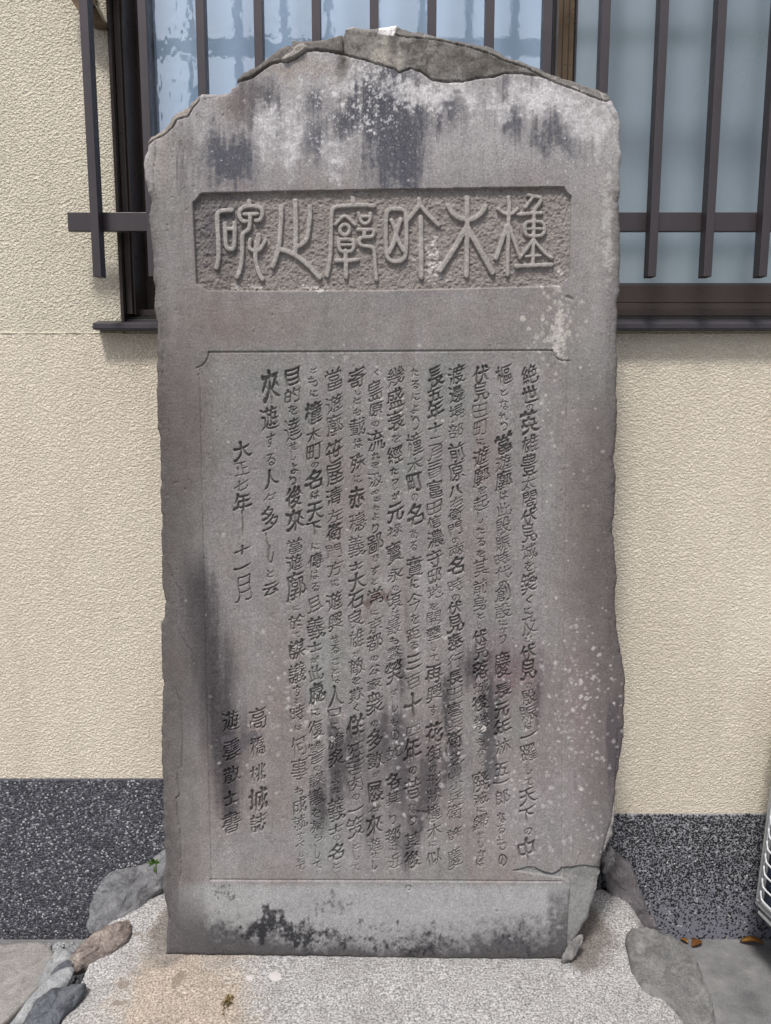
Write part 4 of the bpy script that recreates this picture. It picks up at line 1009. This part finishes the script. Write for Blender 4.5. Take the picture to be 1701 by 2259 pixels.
# ------------------------------------------------------------------ boulders set round the mound
def pillow(name, poly, ctr, Yc, tilt, front, back, mat, seed, rough=.012, rings=18, sink=0.0, **kw):
    """a rounded rock: outline traced on a plane through ctr, tilted back by tilt degrees, swelling towards and away from the viewer"""
    c = atY(ctr[0], ctr[1], Yc); a = math.radians(tilt)
    view = Vector((0, 0, CAMH))-c; yaw = math.atan2(view.x, -view.y)
    n = Vector((math.sin(yaw)*math.cos(a), -math.cos(yaw)*math.cos(a), math.sin(a))).normalized()
    cam_p = Vector((0, 0, CAMH)); P = []
    m = len(poly); dense = []
    for i in range(m):
        p0, p1, p2, p3 = [Vector(poly[(i+q-1) % m]) for q in range(4)]
        for s in range(9):
            t = s/9
            dense.append(.5*((2*p1)+(p2-p0)*t+(2*p0-5*p1+4*p2-p3)*t*t+(3*p1-p0-3*p2+p3)*t**3))
    for q in dense:
        d_ = atY(q.x, q.y, 2.0)-cam_p; t = (c-cam_p).dot(n)/d_.dot(n); P.append(cam_p+d_*t)
    cen = sum(P, Vector())/len(P); bm = bmesh.new(); L = []
    for sgn, H in ((1, front), (-1, back)):
        for k in range(rings):
            th = (k+(1 if sgn < 0 else 0))/rings*math.pi/2
            if sgn < 0 and k == rings-1: break
            s_ = math.cos(th)**.62; h = sgn*math.sin(th)*H
            L.append((sgn, th, [cen+(p-cen)*s_+n*h for p in P]))
    fr = [l for l in L if l[0] > 0][::-1]; bk = [l for l in L if l[0] < 0]
    seq = fr+bk; rv = []
    for _, _, ps in seq:
        row = []
        for p in ps:
            q = p*14+Vector((seed, 0, 0)); dsp = mn.noise(q)+.5*mn.noise(q*2.3)+.3*mn.noise(q*5)+.20*mn.noise(q*11)+.14*mn.noise(q*23)-.35*abs(mn.noise(q*3.1))
            row.append(bm.verts.new(p+((p-cen).normalized()+n*.7)*rough*dsp))
        rv.append(row)
    for a_, b_ in zip(rv, rv[1:]):
        for k in range(len(a_)): bm.faces.new((a_[k], a_[(k+1) % len(a_)], b_[(k+1) % len(a_)], b_[k]))
    for row, h in ((rv[0], front), (rv[-1], -back)):
        v = bm.verts.new(cen+n*h*1.0)
        for k in range(len(row)): bm.faces.new((row[k], row[(k+1) % len(row)], v))
    for v in bm.verts: v.co.z -= sink
    return link(name, mesh_bm(name, bm, True), mat, **kw)
GRP = 'boulders set round the foot of the tablet'
pillow('boulder', [(372,1868),(345,1880),(324,1897),(290,1911),(255,1920),(228,1938),(214,1958),(202,1985),(194,2010),(192,2050),(230,2060),(285,2030),(340,1975),(385,1935),(390,1890)], (285,1985), 1.985, 42, .030, .05, mat_rock_grey, 3, .010, sink=.010,
       label='smooth light grey boulder with dark flecks left of the tablet, green sprout at its top', category='boulder', group=GRP)
pillow('boulder', [(285,2018),(262,2020),(225,2035),(195,2053),(172,2078),(155,2102),(152,2125),(166,2138),(200,2125),(240,2100),(275,2075),(292,2045)], (215,2080), 1.84, 42, .030, .05, mat_rock_brown, 9, .008, sink=.015,
       label='small brown rounded boulder wedged between the grey boulder and the slate blue one', category='boulder', group=GRP)
pillow('boulder', [(192,2160),(160,2161),(120,2168),(90,2192),(62,2228),(40,2270),(40,2330),(110,2330),(150,2240),(178,2195)], (118,2225), 1.655, 45, .034, .05, mat_rock_blue, 17, .008, sink=.010,
       label='dark slate blue rounded boulder at the lower left corner of the mound', category='boulder', group=GRP)
pillow('boulder', [(1326,1912),(1342,1872),(1352,1864),(1372,1882),(1393,1904),(1408,1945),(1424,1990),(1445,2030),(1455,2048),(1420,2060),(1385,2048),(1350,1985)], (1388,1975), 2.02, 35, .016, .05, mat_rock_dark, 23, .010, sink=.010,
       label='dark triangular boulder with pale flecks behind the right foot of the tablet', category='boulder', group=GRP)
pillow('boulder', [(1418,2022),(1440,2020),(1452,2042),(1448,2052),(1425,2050),(1416,2040)], (1436,2040), 1.955, 50, .012, .02, mat_rock_dark, 29, .004,
       label='small dark stone chip at the lower tip of the dark triangular boulder', category='stone chip')
pillow('boulder', [(1380,2062),(1400,2046),(1432,2042),(1470,2048),(1500,2078),(1532,2108),(1556,2155),(1574,2205),(1580,2270),(1570,2340),(1500,2330),(1440,2260),(1400,2180),(1388,2110)], (1480,2170), 1.74, 66, .020, .06, mat_rock_flat, 31, .010, sink=.010,
       label='large flat grey boulder on the ground right of the mound', category='boulder', group=GRP)
pillow('kerb_stone', [(160,2130),(120,2150),(70,2196),(20,2262),(-10,2320),(40,2330),(100,2240),(150,2175)], (90,2205), 1.70, 58, .014, .05, mat_rock_white, 41, .006,
       label='long whitish granite sliver between the concrete slab and the slate blue boulder', category='stone')
pillow('kerb_stone', [(158,2122),(128,2132),(112,2152),(122,2166),(156,2146)], (135,2146), 1.775, 60, .014, .03, mat_rock_blue, 43, .004,
       label='small dark blue grey stone tucked above the whitish granite sliver', category='stone')
pillow('kerb_stone', [(124,2092),(158,2094),(166,2118),(130,2150),(88,2196),(84,2168),(104,2125)], (122,2136), 1.84, 62, .010, .03, mat_rock_white, 47, .008,
       label='pale speckled granite lump behind the concrete slab and below the pebble wall', category='stone')
# rubble crumb and mortar at the broken corner of the tablet
pillow('mortar_crumb', [(1283,2063),(1268,2068),(1255,2085),(1244,2108),(1241,2119),(1256,2118),(1270,2104),(1280,2088),(1285,2072)], (1263,2092), 1.800, 30, .004, .010, mat_mortar, 53, .013, rings=6,
       label='rough crumb of mortar at the broken lower right corner of the tablet', category='mortar lump')
pillow('mortar_patch', [(1348,1862),(1334,1880),(1327,1900),(1331,1925),(1345,1918),(1358,1905),(1360,1880)], (1342,1895), 1.93, 30, .012, .02, mat_mortar, 57, .014, rings=6,
       label='pale mortar patch between the right edge of the tablet and the dark boulder', category='mortar lump')

# concrete slab, bottom left
S_ = [(-60,2082),(20,2080),(60,2074),(92,2077),(112,2088),(121,2104),(112,2130),(95,2165),(70,2195),(40,2225),(10,2255),(-30,2300),(-160,2340)]
bm = bmesh.new(); zt = .052
topv = []; cn = sum((atZ(x, y, zt) for x, y in S_), Vector())/len(S_)
dense = []
for i in range(len(S_)):
    a, b = Vector(S_[i]), Vector(S_[(i+1) % len(S_)]); k = max(1, int((b-a).length/6))
    dense += [a+(b-a)*j/k for j in range(k)]
rows_ = []
for sc, dz in ((.90, .0), (.975, -.001), (.995, -.005), (1.0, -.012), (1.004, -.03), (.99, -.07)):
    r = []
    for q in dense:
        p = atZ(q.x, q.y, zt); p = cn+(p-cn)*sc; nn = mn.noise(p*60)*.0025+mn.noise(p*20)*.004
        r.append(bm.verts.new(p+Vector((nn, nn*.5, dz+mn.noise(p*45)*.001))))
    rows_.append(r)
for a_, b_ in zip(rows_, rows_[1:]):
    for k in range(len(a_)): bm.faces.new((a_[k], a_[(k+1) % len(a_)], b_[(k+1) % len(a_)], b_[k]))
bm.faces.new(rows_[0])
link('concrete_slab', mesh_bm('concrete_slab', bm, True), mat_slab, label='rough grey concrete slab on the ground at the lower left', category='slab')

# ------------------------------------------------------------------ air conditioner at the right edge
m = M('grey_enamel', .45, .5); m.col(m.mix(m.bw(m.noise(12, 4, .6), .35, .7), lin(146, 146, 146), lin(164, 164, 162))); mat_ac = m.m
m = M('wire_enamel', .4, .5); m.col(lin(196, 197, 200)); mat_wire = m.m
m = M('fin_block', .5, .4); m.col(m.mix(m.bw(m.n and m.noise(30, 3, .6), .4, .6), lin(26, 30, 42), lin(44, 50, 66))); mat_fin = m.m
cA = atY(1666, 1994, 1.965)
AC = empty('air_conditioner', (cA.x, cA.y, cA.z), label='grey outdoor air conditioner with white wire guard at the right edge', category='air conditioner')
AC.rotation_euler = (0, math.radians(3.2), math.radians(10)); bpy.context.view_layer.update()
def ac(name, b, mat, bev=0.0, par=None):
    bm = bmesh.new(); box(bm, *b, bev); o = link(name, mesh_bm(name, bm), mat); o.parent = par or AC; return o
HH = .62; LL = .80
case = ac('casing', (.012, .30, -LL, 0, .0, HH), mat_ac, .003)
ac('corner_post', (0, .013, -.016, .002, -.001, HH), mat_ac, .003)
ac('corner_post', (0, .013, -LL, -LL+.016, -.001, HH), mat_ac, .003)
ac('bottom_rail', (0, .013, -LL+.016, -.016, -.001, .018), mat_ac, .003)
ac('top_rail', (0, .013, -LL+.016, -.016, HH-.02, HH), mat_ac, .003)
ac('fin_panel', (.0100, .0118, -LL+.018, -.018, .02, HH-.02), mat_fin)
bm = bmesh.new(); r = .0026; zz = .030
while zz < HH-.04:
    tube(bm, [(-.006, -.022, zz+.024), (-.006, -.023, zz+.012), (-.006, -.030, zz+.003), (-.006, -.042, zz), (-.006, -LL+.04, zz), (-.006, -LL+.022, zz+.01)], r, 7); zz += .0345
tube(bm, [(-.006, -.022, .026), (-.006, -.022, HH-.03)], r, 7)
o = link('wire_guard', mesh_bm('wire_guard', bm, True), mat_wire); o.parent = AC
bm = bmesh.new(); tube(bm, [(-.002, -.010, .016), (.001, -.010, .016)], .0035, 10); o = link('screw', mesh_bm('screw', bm, True), mat_wire); o.parent = AC
for yy in (-.05, -.62):
    f = ac('foot', (.015, .26, yy-.040, yy+.036, -.012, -.001), mat_ac, .003)
    ac('foot_plate', (.004, .27, yy-.050, yy+.044, -.024, -.013), mat_ac, .004)
    ac('foot_block', (.07, .24, yy-.04, yy+.03, -cA.z+.002, -.024), mat_rubber)

# ------------------------------------------------------------------ fallen leaves, sprout, debris, flakes
def leafmat(name, c0, c1):
    m = M(name, .6, .4); m.col(m.mix(m.bw(m.noise(90, 3, .6), .35, .7), c0, c1)); m.bump(m.noise(260, 2, .5), .3, .001); return m.m
mat_leaf = leafmat('dry_leaf', lin(150, 104, 48), lin(186, 138, 68)); mat_leaf2 = leafmat('brown_leaf', lin(120, 76, 40), lin(150, 100, 56))
mat_green = leafmat('sprout_green', lin(84, 118, 58), lin(120, 150, 78))
def leaf_bm(bm, base, tip, width, up, curl=.15, lift=.003, n=8):
    base, tip = Vector(base), Vector(tip); ax = tip-base; L = ax.length; ax.normalize(); sd_ = ax.cross(up).normalized()
    rows2 = []
    for i in range(n+1):
        t = i/n; wd = width*(math.sin(math.pi*min(1, t*.96+.02))**.8)*.5; c = base+ax*L*t+up*(lift+curl*L*math.sin(math.pi*t)*.5)
        rows2.append([bm.verts.new(c-sd_*wd+up*wd*.35), bm.verts.new(c), bm.verts.new(c+sd_*wd+up*wd*.5)])
    for a, b in zip(rows2, rows2[1:]):
        for k in range(2): bm.faces.new((a[k], a[k+1], b[k+1], b[k]))
    r = bmesh.ops.solidify(bm, geom=bm.faces[:], thickness=.0005)
up = Vector((0, 0, 1))
def leaf(name, a, b, wd, mat, z=.004, **kw):
    bm = bmesh.new(); leaf_bm(bm, atZ(*a, z), atZ(*b, z), wd, up); return link(name, mesh_bm(name, bm, True), mat, **kw)
LG = 'dry leaves lying along the foot of the wall'
leaf('fallen_leaf', (1632, 2079), (1688, 2084), .030, mat_leaf, label='largest yellow brown fallen leaf, beside the air conditioner foot', category='leaf', group=LG)
leaf('fallen_leaf', (1500, 2072), (1519, 2083), .016, mat_leaf, label='small narrow ochre fallen leaf, leftmost on the concrete by the wall', category='leaf', group=LG)
leaf('fallen_leaf', (1527, 2090), (1547, 2078), .026, mat_leaf2, label='small broad orange brown fallen leaf, middle of the three by the wall', category='leaf', group=LG)
# sprout growing from the joint beside the tablet's left edge
sp0 = atY(345, 1912, 1.93); spr = empty('sprout', sp0, label='tiny green weed sprout growing beside the left edge of the tablet', category='weed')
bm = bmesh.new(); tube(bm, [sp0+Vector((0, 0, -.02)), sp0+Vector((.001, -.004, 0)), sp0+Vector((0, -.006, .017))], .0012, 6)
keep_world(link('stem', mesh_bm('stem', bm, True), mat_green), spr)
for k, (dx, dz, L) in enumerate([(-.020, .004, .02), (.014, .003, .018), (-.007, .016, .018), (.010, .012, .016), (.001, -.012, .02), (-.014, -.005, .016), (.004, .004, .014)]):
    bm = bmesh.new(); b0 = sp0+Vector((0, -.006, .016 if dz > -.01 else .004))
    leaf_bm(bm, b0, b0+Vector((dx, -.008, dz)), .0075, Vector((0, -.8, .6)), .2, .001, 6)
    keep_world(link('leaf', mesh_bm('leaf', bm, True), mat_green), spr)
# clump of dry debris on the mound
def mound_z(x, y):
    ix = int(np.clip((x+.72)/.0048, 0, nx-1)); iy = int(np.clip((y-1.0)/.0048, 0, ny-1)); return float(MZ[iy, ix])
dc = atZ(500, 2216, .16); dc.z = mound_z(dc.x, dc.y)
bm = bmesh.new(); r = random.Random(5)
for k in range(46):
    a = r.uniform(0, 6.28); rad = abs(r.gauss(0, .009)); p = dc+Vector((math.cos(a)*rad*1.1+rad*.3, math.sin(a)*rad*1.5, .001+r.uniform(0, .010)*(1-min(1, rad/.02))))
    dv = Vector((r.uniform(-1, 1), r.uniform(-1, 1), r.uniform(-.2, .8))).normalized()*r.uniform(.004, .012)
    bm2 = bmesh.new(); leaf_bm(bm2, p, p+dv, r.uniform(.003, .006), Vector((r.uniform(-.4, .4), -.3, 1)).normalized(), .3, 0, 4)
    tmp = bpy.data.meshes.new('x'); bm2.to_mesh(tmp); bm2.free(); bm.from_mesh(tmp); bpy.data.meshes.remove(tmp)
m = M('dry_debris', .75, .3); m.col(m.ramp(m.noise(230, 3, .7), [(.3, lin(60, 48, 34)), (.45, lin(124, 104, 62)), (.58, lin(182, 160, 112)), (.7, lin(214, 206, 186))]))
link('debris', mesh_bm('debris', bm), m.m, label='small clump of dry brown debris on the concrete in front of the tablet', category='debris')
m = M('pale_flake', .85, .3); m.col(lin(186, 180, 178)); mf = m.m
for (cx_, cy_, sx_2, sy_2, lab) in ((608, 2158, 15, 10, 'larger pale grey flake stuck on the concrete in front of the tablet'), (552, 2161, 10, 6, 'smaller pale grey flake, left of the larger one on the concrete')):
    bm = bmesh.new(); rr_ = random.Random(cx_); ring = []
    for k in range(16):
        a = k/16*6.283; q = rr_.uniform(.7, 1.15); p = atZ(cx_+sx_2*q*math.cos(a), cy_+sy_2*q*math.sin(a), ZP-.006); p.z = mound_z(p.x, p.y); ring.append(p)
    cc_ = sum(ring, Vector())/16
    a_ = [bm.verts.new(p+Vector((0, 0, .0022))) for p in ring]; b_ = [bm.verts.new(p-Vector((0, 0, .003))) for p in ring]; cv = bm.verts.new(cc_+Vector((0, 0, .0032)))
    for k in range(16):
        bm.faces.new((a_[k], a_[(k+1) % 16], cv)); bm.faces.new((b_[k], b_[(k+1) % 16], a_[(k+1) % 16], a_[k]))
    link('pale_flake', mesh_bm('pale_flake', bm), mf, label=lab, category='flake', group='pale flakes on the concrete')
# loose grit in the joint between slab, stones and wall (nobody could count it)
r = np.random.default_rng(77); bm = bmesh.new()
for k in range(520):
    px_ = r.uniform(100, 190); py_ = r.uniform(2080, 2190); p = atZ(px_, py_, .012)
    s = r.uniform(.0025, .007)
    q = bmesh.ops.create_icosphere(bm, subdivisions=1, radius=s)
    for v in q['verts']: v.co = Vector((v.co.x*r.uniform(.8, 1.2), v.co.y*r.uniform(.8, 1.2), v.co.z*.7))+p
link('grit', mesh_bm('grit', bm), mat_rock_white, kind='stuff', label='loose pale grit in the joint between slab and boulders', category='grit')
for me_ in list(bpy.data.meshes):
    if me_.users == 0: bpy.data.meshes.remove(me_)
